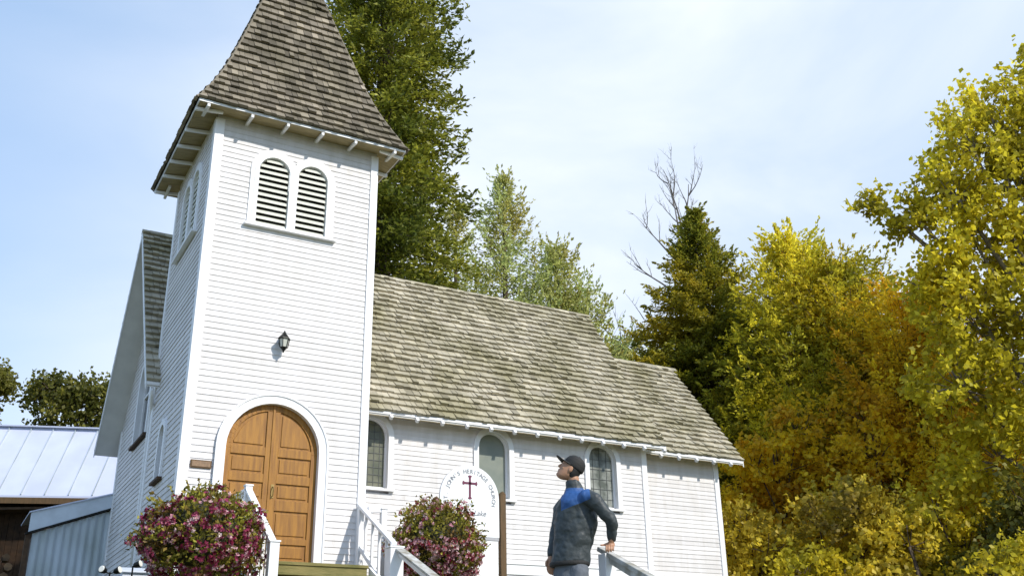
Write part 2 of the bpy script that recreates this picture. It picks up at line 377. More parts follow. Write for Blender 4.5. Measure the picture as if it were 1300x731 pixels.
m.build('nave_wall', 'siding', church)
# chancel
CHR, CHE = 6.664, 3.458; CE = NC-OV; CSL = (CHR-CHE)/(RY-CE); CX1 = 14.53
def croofz(y): return CHR-abs(y-RY)*CSL
CW = croofz(NC)-.1
m = MB()
siding(m, PCh, BASE, CW, lambda z: XB, lambda z: XC)
PCr = Plane((XC, 0, 0), (0, 1, 0), (1, 0, 0))
siding(m, PCr, BASE, CHR-.15, lambda z: NC if z < CW else RY-(CHR-.1-z)/CSL, lambda z: CBY if z < CW else RY+(CHR-.1-z)/CSL)
siding(m, Plane((0, CBY, 0), (1, 0, 0), (0, 1, 0)), BASE, CW, lambda z: XB, lambda z: XC)
m.box(XB+.02, NC+.02, BASE, XC-.02, CBY-.02, CW-.05)
m.build('chancel_wall', 'siding', church)

# corner boards and skirt
def cboard(x0, y0, x1, y1, z0, z1):
    m = MB(); m.box(x0, y0, z0, x1, y1, z1); m.build('corner_board', 'trim', church, bevel=.004)
cboard(-.030, -.032, .135, .002, BASE, 7.72); cboard(-.032, .003, .002, .135, BASE, 7.72)
cboard(W-.115, -.032, W+.030, .002, BASE, 7.72); cboard(W-.002, .003, W+.032, .13, BASE, 7.72)
cboard(-.032, D-.10, .002, D+.03, BASE, 7.6); cboard(W-.002, D-.12, W+.032, D-.002, BASE, 7.6)
cboard(XB-.12, NY-.032, XB+.030, NY+.002, BASE, 3.95); cboard(XB-.002, NY+.003, XB+.032, NY+.12, BASE, 3.95)
cboard(XC-.12, NC-.032, XC+.030, NC+.002, BASE, 3.8); cboard(XC-.002, NC+.003, XC+.032, NC+.12, BASE, 3.8)
cboard(GX-.032, NY+.01, GX+.002, NY+.12, BASE, 3.9); cboard(GX-.032, BY-.12, GX+.002, BY+.03, BASE, 3.85)
m = MB(); m.box(W+.034, NY-.034, .36, XB-.122, NY-.002, .57); m.box(W+.034, NY-.055, .57, XB-.122, NY-.002, .60)
m.box(XB+.034, NC-.034, .36, XC-.122, NC-.002, .57); m.build('skirt_board', 'trim', church, bevel=.003)

# nave roof
def gable_roof(x0, x1, eave_y, eave_z, ridge_z, sl, name, parent, mat_='shingle', th=.09):
    """one roof: deck slab with both slopes (soffit coloured below), shingles as a child, ridge cap"""
    L = math.hypot(RY-eave_y, ridge_z-eave_z); c = (RY-eave_y)/L; s = (ridge_z-eave_z)/L
    back_y = 2*RY-eave_y
    top = [(eave_y, eave_z), (RY, ridge_z), (back_y, eave_z)]
    low = [(back_y, eave_z-th*1.2), (RY, ridge_z-th*1.6), (eave_y, eave_z-th*1.2)]
    d = MB(); d.prism([(x0, y, z) for y, z in top+low], (x1-x0, 0, 0)); deck = d.build(name, 'soffit', parent)
    sh = MB()
    shingles(sh, (x0-.02, eave_y, eave_z), (1, 0, 0), (0, c, s), (0, -s, c), L, lambda t: 0, lambda t: x1-x0+.04)
    shingles(sh, (x1+.02, back_y, eave_z), (-1, 0, 0), (0, -c, s), (0, s, c), L, lambda t: 0, lambda t: x1-x0+.04)
    sh.build('shingles', mat_, deck)
    rc = MB(); a = x0-.03
    while a < x1:
        w = .20
        for sgn in (-1, 1):
            o1 = Vector((a, RY, ridge_z+.055)); t = rnd.uniform(0, .008)
            e = Vector((0, sgn*c*.13, -s*.13)); n_ = Vector((0, sgn*s, c))
            rc.prism([o1+n_*t, o1+Vector((w, 0, 0))+n_*(t-.004), o1+Vector((w, 0, 0))+e, o1+e+n_*t], tuple(-.016*n_), rnd.random())
        a += .165
    rc.build('ridge_cap', mat_, deck)
    # rake boards and eave fascia
    for ey, sg in ((eave_y, 1), (back_y, -1)):
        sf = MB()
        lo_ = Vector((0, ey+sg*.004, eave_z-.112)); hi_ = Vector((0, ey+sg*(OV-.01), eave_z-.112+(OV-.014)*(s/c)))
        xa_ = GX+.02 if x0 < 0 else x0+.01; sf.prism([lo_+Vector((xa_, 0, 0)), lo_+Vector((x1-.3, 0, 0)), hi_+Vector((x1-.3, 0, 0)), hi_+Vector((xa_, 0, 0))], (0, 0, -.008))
        sf.build('eave_soffit', 'soffit_shade_tint', deck, fix=True)  # thin panel under the slope carrying the painted eave shade
    for xx in (x0-.022, x1+.002):
        for sgn in (-1, 1):
            rb = MB(); ey = eave_y if sgn < 0 else back_y
            rb.prism([(xx, ey, eave_z+.0), (xx, RY, ridge_z+.0), (xx, RY, ridge_z-.17/c*.62), (xx, ey, eave_z-.155)], (.02, 0, 0))
            rb.build('rake_board', 'trim', deck)
    for ey, sg in ((eave_y, -1), (back_y, 1)):
        fb = MB()
        y0, y1 = sorted((ey+sg*.002, ey+sg*.022)); fb.box(x0, y0, eave_z-.075, x1, y1, eave_z-.012)
        fb.build('fascia', 'trim', deck)
    return deck
nave_roof = gable_roof(VERGE, 11.70, NY-OV, HE, HR, SL, 'nave_roof', church)
chroof = gable_roof(XB+.05, CX1, CE, CHE, CHR, CSL, 'chancel_roof', church)
def rafter(x, ey, ez, sl, wally):
    m = MB(); d = Vector((0, 1, sl)).normalized(); nrm = Vector((0, -d.z, d.y))
    p = Vector((x, ey-.05, ez-.165)); L = (wally-ey)/d.y+.1
    m.beam(p, p+d*L, .065, .08, up=(0, -d.z, d.y))
    m.build('rafter_tail', 'trim', church, bevel=.006)
x = 3.45
while x < 11.65: rafter(x, NY-OV, HE, SL, NY); x += .585
x = 11.9
while x < 14.5: rafter(x, CE, CHE, CSL, NC); x += .55

# spire
prof = [(7.78, 1.96), (8.0, 1.858), (8.25, 1.735), (8.5, 1.618), (8.8, 1.49), (9.2, 1.345), (9.68, 1.19), (10.3, .998), (11.1, .752), (11.83, .533), (12.7, .265), (13.5, .02)]
cx, cy = W/2, W/2
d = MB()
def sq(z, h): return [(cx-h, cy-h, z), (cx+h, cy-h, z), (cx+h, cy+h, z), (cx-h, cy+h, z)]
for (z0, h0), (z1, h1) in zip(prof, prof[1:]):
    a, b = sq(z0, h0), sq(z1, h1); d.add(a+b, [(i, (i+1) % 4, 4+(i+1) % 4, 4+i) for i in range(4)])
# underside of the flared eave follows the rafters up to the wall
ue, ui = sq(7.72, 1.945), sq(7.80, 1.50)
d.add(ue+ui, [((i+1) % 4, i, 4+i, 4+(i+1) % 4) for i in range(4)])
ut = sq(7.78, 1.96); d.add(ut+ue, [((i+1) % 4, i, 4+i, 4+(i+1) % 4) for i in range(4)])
spire = d.build('spire_roof', 'soffit_shade_tint', church)
sh = MB()
arc = [0]
for (z0, h0), (z1, h1) in zip(prof, prof[1:]): arc.append(arc[-1]+math.hypot(z1-z0, h1-h0))
def at_arc(s):
    s = max(0, min(s, arc[-1]))
    for i in range(len(arc)-1):
        if s <= arc[i+1]:
            t = (s-arc[i])/(arc[i+1]-arc[i]); return prof[i][0]+t*(prof[i+1][0]-prof[i][0]), prof[i][1]+t*(prof[i+1][1]-prof[i][1])
    return prof[-1]
ex = .205; nrow = int(arc[-1]/ex)
for f in range(4):
    th = f*PI/2; ca, sa = math.cos(th), math.sin(th)
    def tr(a, o, z):   # a along the face, o outwards (front face = -y)
        x_, y_ = a, -o; return Vector((cx+x_*ca-y_*sa, cy+x_*sa+y_*ca, z))
    for k in range(nrow):
        rowj = rnd.uniform(-.006, .006)
        s0 = k*ex-.03; zb, hb = at_arc(s0); zt, ht = at_arc(s0+ex*1.25)
        if s0 < 0: zb, hb = zb-.012, hb+.028
        sl_ = Vector((ht-hb, zt-zb)).normalized(); nO, nZ = sl_.y, -sl_.x
        a = -hb-.012
        while a < hb+.006:
            w = rnd.uniform(.08, .18); w = min(w, hb+.012-a)
            if hb+.012-(a+w) < .05: w = hb+.012-a
            dj = rowj+rnd.uniform(-.012, .012); lift = rnd.uniform(0, .012)+(rnd.uniform(0, .02) if rnd.random() < .12 else 0); t_ = .040*rnd.uniform(.8, 1.4)
            def pt(aa, up_, off):
                if up_:
                    hh, zz = ht, zt; aa = max(-hh, min(hh, aa))
                else: hh, zz = hb+dj*sl_.x, zb+dj*sl_.y
                return tr(aa, hh+nO*off, zz+nZ*off)
            P = [pt(a+.003, 0, .012+lift), pt(a+w-.003, 0, .012+lift), pt(a+w-.003, 0, .02+lift+t_), pt(a+.003, 0, .02+lift+t_), pt(a+.003, 1, .005), pt(a+w-.003, 1, .005)]
            sh.add(P, [(0, 1, 2, 3), (3, 2, 5, 4), (0, 3, 4), (1, 5, 2)], rnd.random()*.6+(.35 if rnd.random() < .2 else 0))
            a += w
sh.build('shingles', 'shingle_spire', spire)
fb = MB()
for f in range(4):
    a, b = Vector(sq(7.752, 1.963)[f]), Vector(sq(7.752, 1.963)[(f+1) % 4]); fb.beam(a, b, .018, .05)
fb.build('fascia', 'trim', spire)
hp = MB()
for sx, sy in ((-1, -1), (1, -1), (1, 1), (-1, 1)):
    hp.tube([(cx+sx*(h+.012), cy+sy*(h+.012), z+.02) for z, h in prof], [.028]*len(prof), 6)
hp.build('hip_cap', 'shingle_spire', spire)
for f in range(4):
    th = f*PI/2; ca, sa = math.cos(th), math.sin(th)
    for a in (-1.80, -1.02, -.36, .30, .95, 1.75):
        m = MB()
        def tr2(a_, o, z): x_, y_ = a_, -o; return Vector((cx+x_*ca-y_*sa, cy+x_*sa+y_*ca, z))
        m.beam(tr2(a, 1.50, 7.73), tr2(a, 1.98, 7.675), .055, .06); m.build('rafter_tail', 'trim', church, bevel=.008)

# windows
def window(pl, h, gm, frame=.12, sill=.0, lead=None, out=.045, parent=church, name='window', sillmat='trim', muntin=False):
    c, hw, zb, zs, zt = h
    f = MB(); arch_ring(f, pl, c, hw, zb, zs, zt, frame, -.002, out, back=-DEPTH)
    fo = f.build(name, 'trim', parent)
    s = MB(); ps = [pl.P(c-hw-frame-.03, zb-.05, -.01), pl.P(c+hw+frame+.03, zb-.05, -.01), pl.P(c+hw+frame+.03, zb-.05, out+.045), pl.P(c-hw-frame-.03, zb-.05, out+.045)]
    s.prism(ps, (0, 0, .05)); s.build('sill', sillmat, fo, bevel=.004, fix=True)
    g_ = MB(); arch_fill(g_, pl, c, hw+.01, zb-.01, zs, zt+.01, -DEPTH+.012); g_.build('glass', gm, fo)
    # sash: thinner ring inside
    s2 = MB(); arch_ring(s2, pl, c, hw-.035, zb+.04, zs, zt-.035, .035, -DEPTH+.014, -DEPTH+.05, fb=.04)
    s2.box  # keep
    ps = [pl.P(c-hw, zb, -DEPTH+.013), pl.P(c+hw, zb, -DEPTH+.013), pl.P(c+hw, zb, -DEPTH+.05), pl.P(c-hw, zb, -DEPTH+.05)]
    s2.prism(ps, (0, 0, .05)); s2.build('sash', 'trim', fo, fix=False)
    if lead:
        l = MB(); st = lead; o_ = -DEPTH+.018
        k = -hw+st
        while k < hw-.02:
            top = zs+(zt-zs)*math.sqrt(max(0, 1-(k/hw)**2))
            l.beam(pl.P(c+k, zb, o_), pl.P(c+k, top-.01, o_), .010, .008, up=pl.N); k += st
        z = zb+st*1.2
        while z < zt-.03:
            h_ = hw if z < zs else hw*math.sqrt(max(0, 1-((z-zs)/(zt-zs))**2))
            l.beam(pl.P(c-h_, z, o_+.002), pl.P(c+h_, z, o_+.002), .008, .010, up=(0, 0, 1)); z += st*1.2
        l.build('leading', 'lead', fo)
    if muntin:
        l = MB(); l.beam(pl.P(c, zb, -DEPTH+.03), pl.P(c, zt-.01, -DEPTH+.03), .05, .05, up=pl.N)
        l.beam(pl.P(c-hw, zs-.15, -DEPTH+.031), pl.P(c+hw, zs-.15, -DEPTH+.031), .045, .05); l.build('muntin', 'trim', fo)
    return fo
window(PN, nw[0], 'glass_patterned', lead=.125)
window(PN, nw[1], 'glass_obscured')
window(PN, nw[2], 'glass_tree_reflection', lead=.19)
window(PG, gw, 'glass_dark', frame=.14, muntin=True, sillmat='old_wood')
window(PL, narrow, 'glass_dark', frame=.11, sillmat='old_wood')
# belfry openings
def belfry(pl, hs):
    f = MB()
    # one joined board around both arches with a shared mullion
    for h in hs: arch_ring(f, pl, h[0], h[1], h[2], h[3], h[4], .077, -.002, .042, back=-DEPTH)
    c0, c1 = hs[0][0], hs[-1][0]; hw, zb, zs, zt = hs[0][1:]
    fo = f.build('belfry_opening', 'trim', church)
    b = MB()
    # outer frame ring over each (slightly lower relief), clipped between the two
    for sgn, h in ((-1, hs[0]), (1, hs[1])):
        inn = arch_pts(h[0], hw+.07, zb, zs, zt+.07, 24); ou = arch_pts(h[0], hw+.15, zb, zs, zt+.15, 24)
        for i in range(len(inn)-1):
            q = [inn[i], inn[i+1], ou[i+1], ou[i]]
            if all((v[0]-(c0+c1)/2)*sgn > -.002 for v in q):
                b.quad(pl.P(*q[3], .03), pl.P(*q[2], .03), pl.P(*q[1], .03), pl.P(*q[0], .03)); b.quad(pl.P(*q[3], 0), pl.P(*q[2], 0), pl.P(*q[2], .03), pl.P(*q[3], .03))
    cm = (c0+c1)/2; b.prism([pl.P(cm-.09, 6.55, .0), pl.P(cm+.09, 6.55, .0), pl.P(cm+.09, zs+.24, .0), pl.P(cm-.09, zs+.24, .0)], pl.N*.027)
    b.build('outer_casing', 'trim', fo)
    s = MB(); ps = [pl.P(c0-hw-.20, zb-.045, -.01), pl.P(c1+hw+.20, zb-.045, -.01), pl.P(c1+hw+.20, zb-.045, .10), pl.P(c0-hw-.20, zb-.045, .10)]
    s.prism(ps, (0, 0, .042)); s.build('sill', 'trim', fo, fix=True, bevel=.004)
    for h in hs:
        k = MB(); z = zb+.05
        while z < zt-.04:
            zz = z+.03; a = hw if zz < zs else hw*math.sqrt(max(0, 1-((zz-zs)/(zt-zs))**2))
            a -= .004
            # slat tilted down and outwards
            p = [pl.P(h[0]-a, z+.100, -.105), pl.P(h[0]-a, z+.070, -.105), pl.P(h[0]-a, z-.022, -.005), pl.P(h[0]-a, z+.026, -.005)]
            k.prism(p, pl.S*(2*a)); z += .1165
        k.build('louver', 'louver', fo, fix=True)
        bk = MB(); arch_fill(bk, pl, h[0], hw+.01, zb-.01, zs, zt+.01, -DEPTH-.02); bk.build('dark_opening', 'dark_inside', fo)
belfry(PF, lv); belfry(PL, lvl)

# door
f = MB(); arch_ring(f, PF, door_c, door_hw, door_b, door_s, door_t, .155, -.002, .05, back=-DEPTH-.01)
fr = f.build('door_frame', 'trim', church)
f = MB(); arch_ring(f, PF, door_c, door_hw+.135, door_b, door_s, door_t+.135, .03, .05, .068); f.build('moulding', 'trim', fr)
def arch_h(x, off=0): # height of the door arch at x, inset by off
    r = door_hw-off; q = abs(x-door_c)
    return door_s+(door_t-door_s-off)*math.sqrt(max(0, 1-(q/r)**2)) if q < r else door_s
for sgn in (-1, 1):
    xa, xb = (door_c-door_hw, door_c-.003) if sgn < 0 else (door_c+.003, door_c+door_hw)
    n = 18; xs_ = [xa+(xb-xa)*i/n for i in range(n+1)]
    leaf = MB(); top = [(x_, max(door_s-.0, arch_h(x_))) for x_ in xs_]
    pts = [PF.P(xa, door_b, -.115)]+[PF.P(a, z, -.115) for a, z in top]+[PF.P(xb, door_b, -.115)]
    leaf.prism(pts, PF.N*.03)
    lo = leaf.build('door_leaf', 'door_wood', church, fix=True)
    fm = MB(); st = .105
    o0, o1 = -.084, -.060
    def bar(x0, x1, z0, z1): fm.prism([PF.P(x0, z0, o0), PF.P(x1, z0, o0), PF.P(x1, z1, o0), PF.P(x0, z1, o0)], PF.N*(o1-o0))
    inner = xb if sgn < 0 else xa; outer = xa if sgn < 0 else xb
    i0, i1 = sorted((inner, inner+sgn*st)); bar(i0, i1, door_b, door_t-st-.01)
    e0, e1 = sorted((outer, outer-sgn*st)); bar(e0, e1, door_b, door_s)
    # curved head rail
    ow = [(t, door_hw, door_hw-st) for t in [PI/2*k/14 for k in range(15)]]
    for k in range(14):
        t0, t1 = ow[k][0], ow[k+1][0]
        q = []
        for t, r_ in ((t0, door_hw), (t1, door_hw), (t1, door_hw-st), (t0, door_hw-st)):
            xx = door_c+sgn*r_*math.cos(t); 
            if sgn < 0: xx = min(xx, xb)
            else: xx = max(xx, xa)
            q.append(PF.P(xx, door_s+r_*math.sin(t)*.999, o0))
        fm.prism(q, PF.N*(o1-o0))
    ri0, ri1 = sorted((inner+sgn*st, outer-sgn*st))
    for z0, z1 in ((door_b, .02), (.27, .37), (.80, .97), (1.24, 1.38), (1.68, 1.82)): bar(ri0, ri1, z0, z1)
    fm.build('stiles_and_rails', 'door_wood', lo, fix=True, bevel=.004)
    for z0, z1 in ((.02, .27), (.37, .80), (.97, 1.24), (1.38, 1.68)):
        a0, a1 = ri0+.04, ri1-.04; pm = MB()
        pm.prism([PF.P(a0, z0+.04, -.084), PF.P(a1, z0+.04, -.084), PF.P(a1, z1-.04, -.084), PF.P(a0, z1-.04, -.084)], PF.N*.014); pm.build('panel', 'door_wood', lo, fix=True, bevel=.006)
    pm = MB()
    tp = []
    for k in range(13):
        xx = ri0+.04+(ri1-ri0-.08)*k/12; tp.append((xx, arch_h(xx, st+.05)))
    pm.prism([PF.P(ri0+.04, 1.86, -.084)]+[PF.P(a, max(z, 1.9), -.084) for a, z in tp]+[PF.P(ri1-.04, 1.86, -.084)], PF.N*.014)
    pm.build('panel', 'door_wood', lo, fix=True, bevel=.006)
    if sgn > 0:
        h = MB(); hx = door_c+.055
        h.prism([PF.P(hx-.025, 1.0, -.06), PF.P(hx+.025, 1.0, -.06), PF.P(hx+.025, 1.22, -.06), PF.P(hx-.025, 1.22, -.06)], PF.N*.008)
        h.tube([PF.P(hx, 1.02, -.05), PF.P(hx, 1.03, .0), PF.P(hx, 1.12, .01), PF.P(hx, 1.17, -.01), PF.P(hx, 1.18, -.05)], [.009]*5)
        h.build('handle', 'brass', lo)
ast = MB(); ast.prism([PF.P(door_c-.022, door_b, -.062), PF.P(door_c+.022, door_b, -.062), PF.P(door_c+.022, door_t-.01, -.062), PF.P(door_c-.022, door_t-.01, -.062)], PF.N*.018)
ast.build('door_astragal', 'door_wood', church, fix=True, bevel=.004)
m = MB(); m.box(door_c-door_hw-.1, -.07, -.25, door_c+door_hw+.1, .15, -.2); m.build('door_sill', 'deck_wood', church)
m = MB(); m.tube([(-.13, NY-OV-.02, 3.30), (-.10, NY-OV+.1, 3.20), (-.02, D-.03+.12, 3.02), (-.02, D+.12, 2.9), (-.02, D+.12, 1.2), (-.02, D+.12, .2)], [.035]*6, 10); m.build('downspout', 'trim', church, smooth=True)

# ------------------------------------------------------------ lantern and plaque
lan = thing('wall_lantern', 'small black carriage lantern mounted on the white tower wall above the doors', 'lantern', (1.475, 0, 3.66))
m = MB(); m.tube([(0, -.016, -.02), (0, -.034, -.02)], [.055, .05], 12); m.tube([(0, -.03, -.02), (0, -.09, .10), (0, -.14, .15), (0, -.16, .125)], [.009]*4); m.build('bracket', 'black_iron', lan)
def frustum(mb, c, z0, r0, z1, r1, k=6):
    vs = [(c[0]+r0*math.cos(2*PI*i/k), c[1]+r0*math.sin(2*PI*i/k), z0) for i in range(k)]+[(c[0]+r1*math.cos(2*PI*i/k), c[1]+r1*math.sin(2*PI*i/k), z1) for i in range(k)]
    mb.add(vs, [(i, (i+1) % k, k+(i+1) % k, k+i) for i in range(k)]+[tuple(range(k))[::-1], tuple(range(k, 2*k))])
cc = (0, -.16)
m = MB(); frustum(m, cc, .02, .105, .10, .035); frustum(m, cc, .10, .035, .16, .006); frustum(m, cc, .0, .11, .02, .105)
frustum(m, cc, -.165, .05, -.145, .072); frustum(m, cc, -.20, .02, -.165, .05); frustum(m, cc, -.235, .012, -.20, .02)
for i in range(6):
    a = 2*PI*i/6; m.tube([(cc[0]+.068*math.cos(a), cc[1]+.068*math.sin(a), -.147), (cc[0]+.094*math.cos(a), cc[1]+.094*math.sin(a), 0)], [.007, .007], 5)
m.build('cage', 'black_iron', lan)
m = MB(); frustum(m, cc, -.145, .058, -.002, .086); m.build('lamp_glass', 'lamp_glass', lan)
pq = thing('wall_plaque', 'small brown metal plaque screwed to the siding left of the doors', 'plaque', (.322, 0, 1.43))
m = MB(); m.box(-.165, -.035, -.063, .165, -.014, .063); m.build('backing', 'post_brown', pq, bevel=.004)
m = MB(); m.box(-.145, -.042, -.045, .145, -.0352, .045); m.build('face', 'stone', pq, bevel=.004)

# ------------------------------------------------------------ entrance stairs with rails
st = thing('entrance_stairs', 'wooden entrance stairs with white railings leading up to the brown church doors', 'stairs', (1.66, -2, -1.1))
def sbuild(mb, name, m_, **k):
    o = mb.build(name, m_, None, **k); o.parent = st; o.matrix_parent_inverse = Matrix.Translation((-1.66, 2, 1.1)); return o
LX, RX = .72, 3.00
m = MB()
for i in range(11): m.box(LX-.07, -1.55+i*.139, -.245, 2.62, -1.55+i*.139+.133, -.20, rnd.random())
sbuild(m, 'landing', 'deck_wood', bevel=.004)
m = MB(); m.box(LX-.05, -1.53, -.42, 2.60, -1.49, -.247); m.box(LX-.05, -1.49, -.42, LX-.01, -.03, -.247); m.box(2.56, -1.49, -.42, 2.60, -.03, -.247); sbuild(m, 'rim_joist', 'deck_wood')
m = MB()
for px_, py_ in ((LX, -1.4), (2.5, -1.4), (LX, -.1), (2.5, -.1)): m.box(px_-.045, py_-.045, -1.2, px_+.045, py_+.045, -.43)
sbuild(m, 'support_post', 'deck_wood')
for i in range(4):
    z = -.20-.19*(i+1)+.0; y1 = -1.55-.34*i; m = MB(); m.box(LX+.03, y1-.36, z-.04, 2.62, y1-.01, z); sbuild(m, 'step', 'deck_wood', bevel=.004)
for X in (LX, 2.66):
    m = MB(); m.prism([(X-.02, -1.5, -.22), (X-.02, -3.25, -1.12), (X-.02, -2.85, -1.16), (X-.02, -1.5, -.50)], (.04, 0, 0)); sbuild(m, 'stringer', 'trim')
def post(x, y, z0, z1, w=.10):
    m = MB(); m.box(x-w/2, y-w/2, z0, x+w/2, y+w/2, z1); m.box(x-w/2-.012, y-w/2-.012, z1, x+w/2+.012, y+w/2+.012, z1+.025)
    return sbuild(m, 'newel_post', 'trim', bevel=.006)
post(LX, -1.5, -.25, .84); post(LX, -2.98, -1.1, -.16, .13); post(RX, -1.62, -1.0, .06, .22); post(RX, -3.1, -1.12, -.62, .10)
post(RX, -.14, -.2, .92, .09); post(LX, -.06, -.2, .86, .08); post(3.34, -.30, -1.1, .88, .10)
def rail(p, q, w=.09, h=.04, nm='handrail', mt='trim'):
    m = MB(); m.beam(p, q, w, h); return sbuild(m, nm, mt, bevel=.006)
for X in (LX,):
    t = .80
    rail((X, -.11, t), (X, -1.44, t)); rail((X, -.11, -.02), (X, -1.44, -.02), .05, .06, 'lower_rail')
rail((LX, -1.5, .80), (LX, -2.98, -.17), .10); rail((LX, -1.55, -.02), (LX, -2.92, -.9), .05, .06, 'lower_rail')
rail((RX, -.08, .97), (RX, -1.60, .13), .10, .05); rail((RX, -.05, .34), (RX, -1.55, -.66), .05, .07, 'lower_rail'); rail((RX+.06, -.31, .86), (3.56, -.30, .90), .06, .10)
rail((RX+.05, -1.50, .125), (RX+.05, -3.25, -.62), .16, .035, 'handrail', 'worn_rail'); rail((RX+.04, -1.60, .04), (RX+.04, -3.20, -.68), .05, .09, 'lower_rail')
for X, t in ((LX, .78),):
    for i in range(9):
        y = -.22-.142*i; m = MB(); m.box(X-.018, y-.018, 0, X+.018, y+.018, t); sbuild(m, 'baluster', 'trim')
for i in range(6):
    y = -1.70-.2*i; f_ = (y+1.5)/1.48; m = MB(); m.box(LX-.02, y-.02, -.05-.6*-f_*1.0 if False else -.05+.6*(y+1.55), LX+.02, y+.02, .78+.655*(y+1.5)); sbuild(m, 'baluster', 'trim')
for i in range(4):
    y = -.40-.30*i; m = MB(); m.box(RX-.02, y-.02, .33+.667*(y+.05), RX+.02, y+.02, .95+.552*(y+.08)); sbuild(m, 'baluster', 'trim')

# lower path railing (the man leans on it) and its concrete steps
lr = thing('step_railing', 'weathered wooden handrail on white posts under the hand of the man', 'railing', (2.42, -8.12, -1.76))
m = MB(); m.box(-.06, -.06, 0, .06, .06, .905); m.build('newel_post', 'trim', lr, bevel=.006)
m = MB(); m.box(-.05, -1.95, -.88, .05, -1.85, .02); m.build('newel_post', 'trim', lr, bevel=.006)
m = MB(); m.beam((0, .10, .965), (0, -2.0, .015), .085, .045); m.build('handrail', 'worn_rail', lr, bevel=.008)
m = MB(); m.beam((0, .0, .885), (0, -1.95, -.045), .04, .08); m.build('rail_support', 'worn_rail', lr, bevel=.004)
cs = MB()
for i in range(6):
    y1 = -8.35-.34*i; z = -1.76-.165*i; cs.box(.95, y1-.34, z-.5, 2.3, y1, z-.005+.03)
tag(cs.build('path_steps', 'concrete', bevel=.01), kind='structure')

# ------------------------------------------------------------ sign
sg = thing('church_sign', 'white round topped church name board with a dark red cross between wooden posts', 'sign', (5.05, -.12, -1.04)); sg.scale = (1.06, 1, 1.06)
m = MB(); hw = .545; zt = 2.69; zs = zt-hw; pts = arch_pts(0, hw, 1.52, zs, zt, 32)
m.prism([(a, -.02, z) for a, z in pts], (0, .04, 0)); bd = m.build('sign_board', 'sign_white', sg, fix=True, bevel=.004)
m = MB()
ring_i, ring_o = arch_pts(0, hw-.022, 1.52, zs, zt-.022, 32), arch_pts(0, hw+.012, 1.52, zs, zt+.012, 32)
for i in range(len(ring_i)-1):
    m.prism([(ring_i[i][0], -.0235, ring_i[i][1]), (ring_i[i+1][0], -.0235, ring_i[i+1][1]), (ring_o[i+1][0], -.0235, ring_o[i+1][1]), (ring_o[i][0], -.0235, ring_o[i][1])], (0, .047, 0))
m.build('edging', 'trim', bd, fix=True)
m = MB(); m.box(-hw, -.03, 1.47, hw, .03, 1.515); m.build('crossbar', 'sign_frame', sg)
m = MB(); m.box(-hw+.01, -.02, .8, hw-.01, .02, 1.465); m.build('lower_board', 'sign_white', sg, bevel=.004)
for sx in (-1, 1):
    m = MB(); pt_ = 2.26 if sx > 0 else 2.08; m.box(sx*(hw+.08)-.055, -.05, 0, sx*(hw+.08)+.055, .05, pt_); m.prism([(sx*(hw+.08)-.055, -.05, pt_), (sx*(hw+.08)+.055, -.05, pt_), (sx*(hw+.08), -.05, pt_+.05)], (0, .1, 0)); m.build('post', 'post_brown', sg, bevel=.006, fix=True)
# cross with flared arm ends
m = MB(); yy = -.0225
def flat(pts): m.prism([(a, yy-.004, z) for a, z in pts], (0, .006, 0))
cz = 2.36; w_ = .019
flat([(-w_, cz-.19), (w_, cz-.19), (w_, cz+.13), (-w_, cz+.13)])
flat([(-.10, cz+.018), (.10, cz+.018), (.10, cz+.056), (-.10, cz+.056)])
for (ex_, ez_, dx, dz) in ((0, cz+.13, 0, 1), (-.10, cz+.037, -1, 0), (.10, cz+.037, 1, 0), (0, cz-.19, 0, -1)):
    px_, pz_ = -dz, dx
    flat([(ex_+px_*w_, ez_+pz_*w_), (ex_-px_*w_, ez_-pz_*w_), (ex_-px_*.040+dx*.03, ez_-pz_*.040+dz*.03), (ex_+dx*.045, ez_+dz*.045), (ex_+px_*.040+dx*.03, ez_+pz_*.040+dz*.03)])
m.build('cross_emblem', 'maroon', sg, fix=True)
def text_mesh(txt, size, shear=0, bold=.0):
    cu = bpy.data.curves.new('lettering', 'FONT'); cu.body = txt; cu.size = size; cu.align_x = 'CENTER'; cu.extrude = .002; cu.shear = shear; cu.offset = bold
    o = bpy.data.objects.new('tmp', cu); COL.objects.link(o)
    dg = bpy.context.evaluated_depsgraph_get(); me = bpy.data.meshes.new_from_object(o.evaluated_get(dg)); bpy.data.objects.remove(o); bpy.data.curves.remove(cu); return me
def join_text(parts, name, m_, parent):
    bm = bmesh.new()
    for me, Mx in parts: me.transform(Mx); bm.from_mesh(me)
    out_ = bpy.data.meshes.new(name); bm.to_mesh(out_); bm.free(); out_.materials.append(MT[m_])
    return link(bpy.data.objects.new(name, out_), parent)
RX90 = Matrix.Rotation(PI/2, 4, 'X'); parts = []
arc_t = "ST. JOHN'S HERITAGE CHURCH"; n = len(arc_t); rr = hw-.125
for i, ch in enumerate(arc_t):
    if ch == ' ': continue
    a = R_(190)-R_(200)*(i/(n-1))
    Mx = Matrix.Translation((rr*math.cos(a), -.0225, zs+rr*math.sin(a))) @ Matrix.Rotation(-(a-PI/2), 4, 'Y') @ RX90
    parts.append((text_mesh(ch, .098, bold=.0012), Mx))
join_text(parts, 'name_lettering', 'sign_grey', sg)
join_text([(text_mesh('of', .10, .35), Matrix.Translation((.0, -.0225, 2.015)) @ RX90), (text_mesh('Burns Lake', .125, .35, .001), Matrix.Translation((.02, -.0225, 1.865)) @ RX90)], 'place_lettering', 'sign_grey', sg)

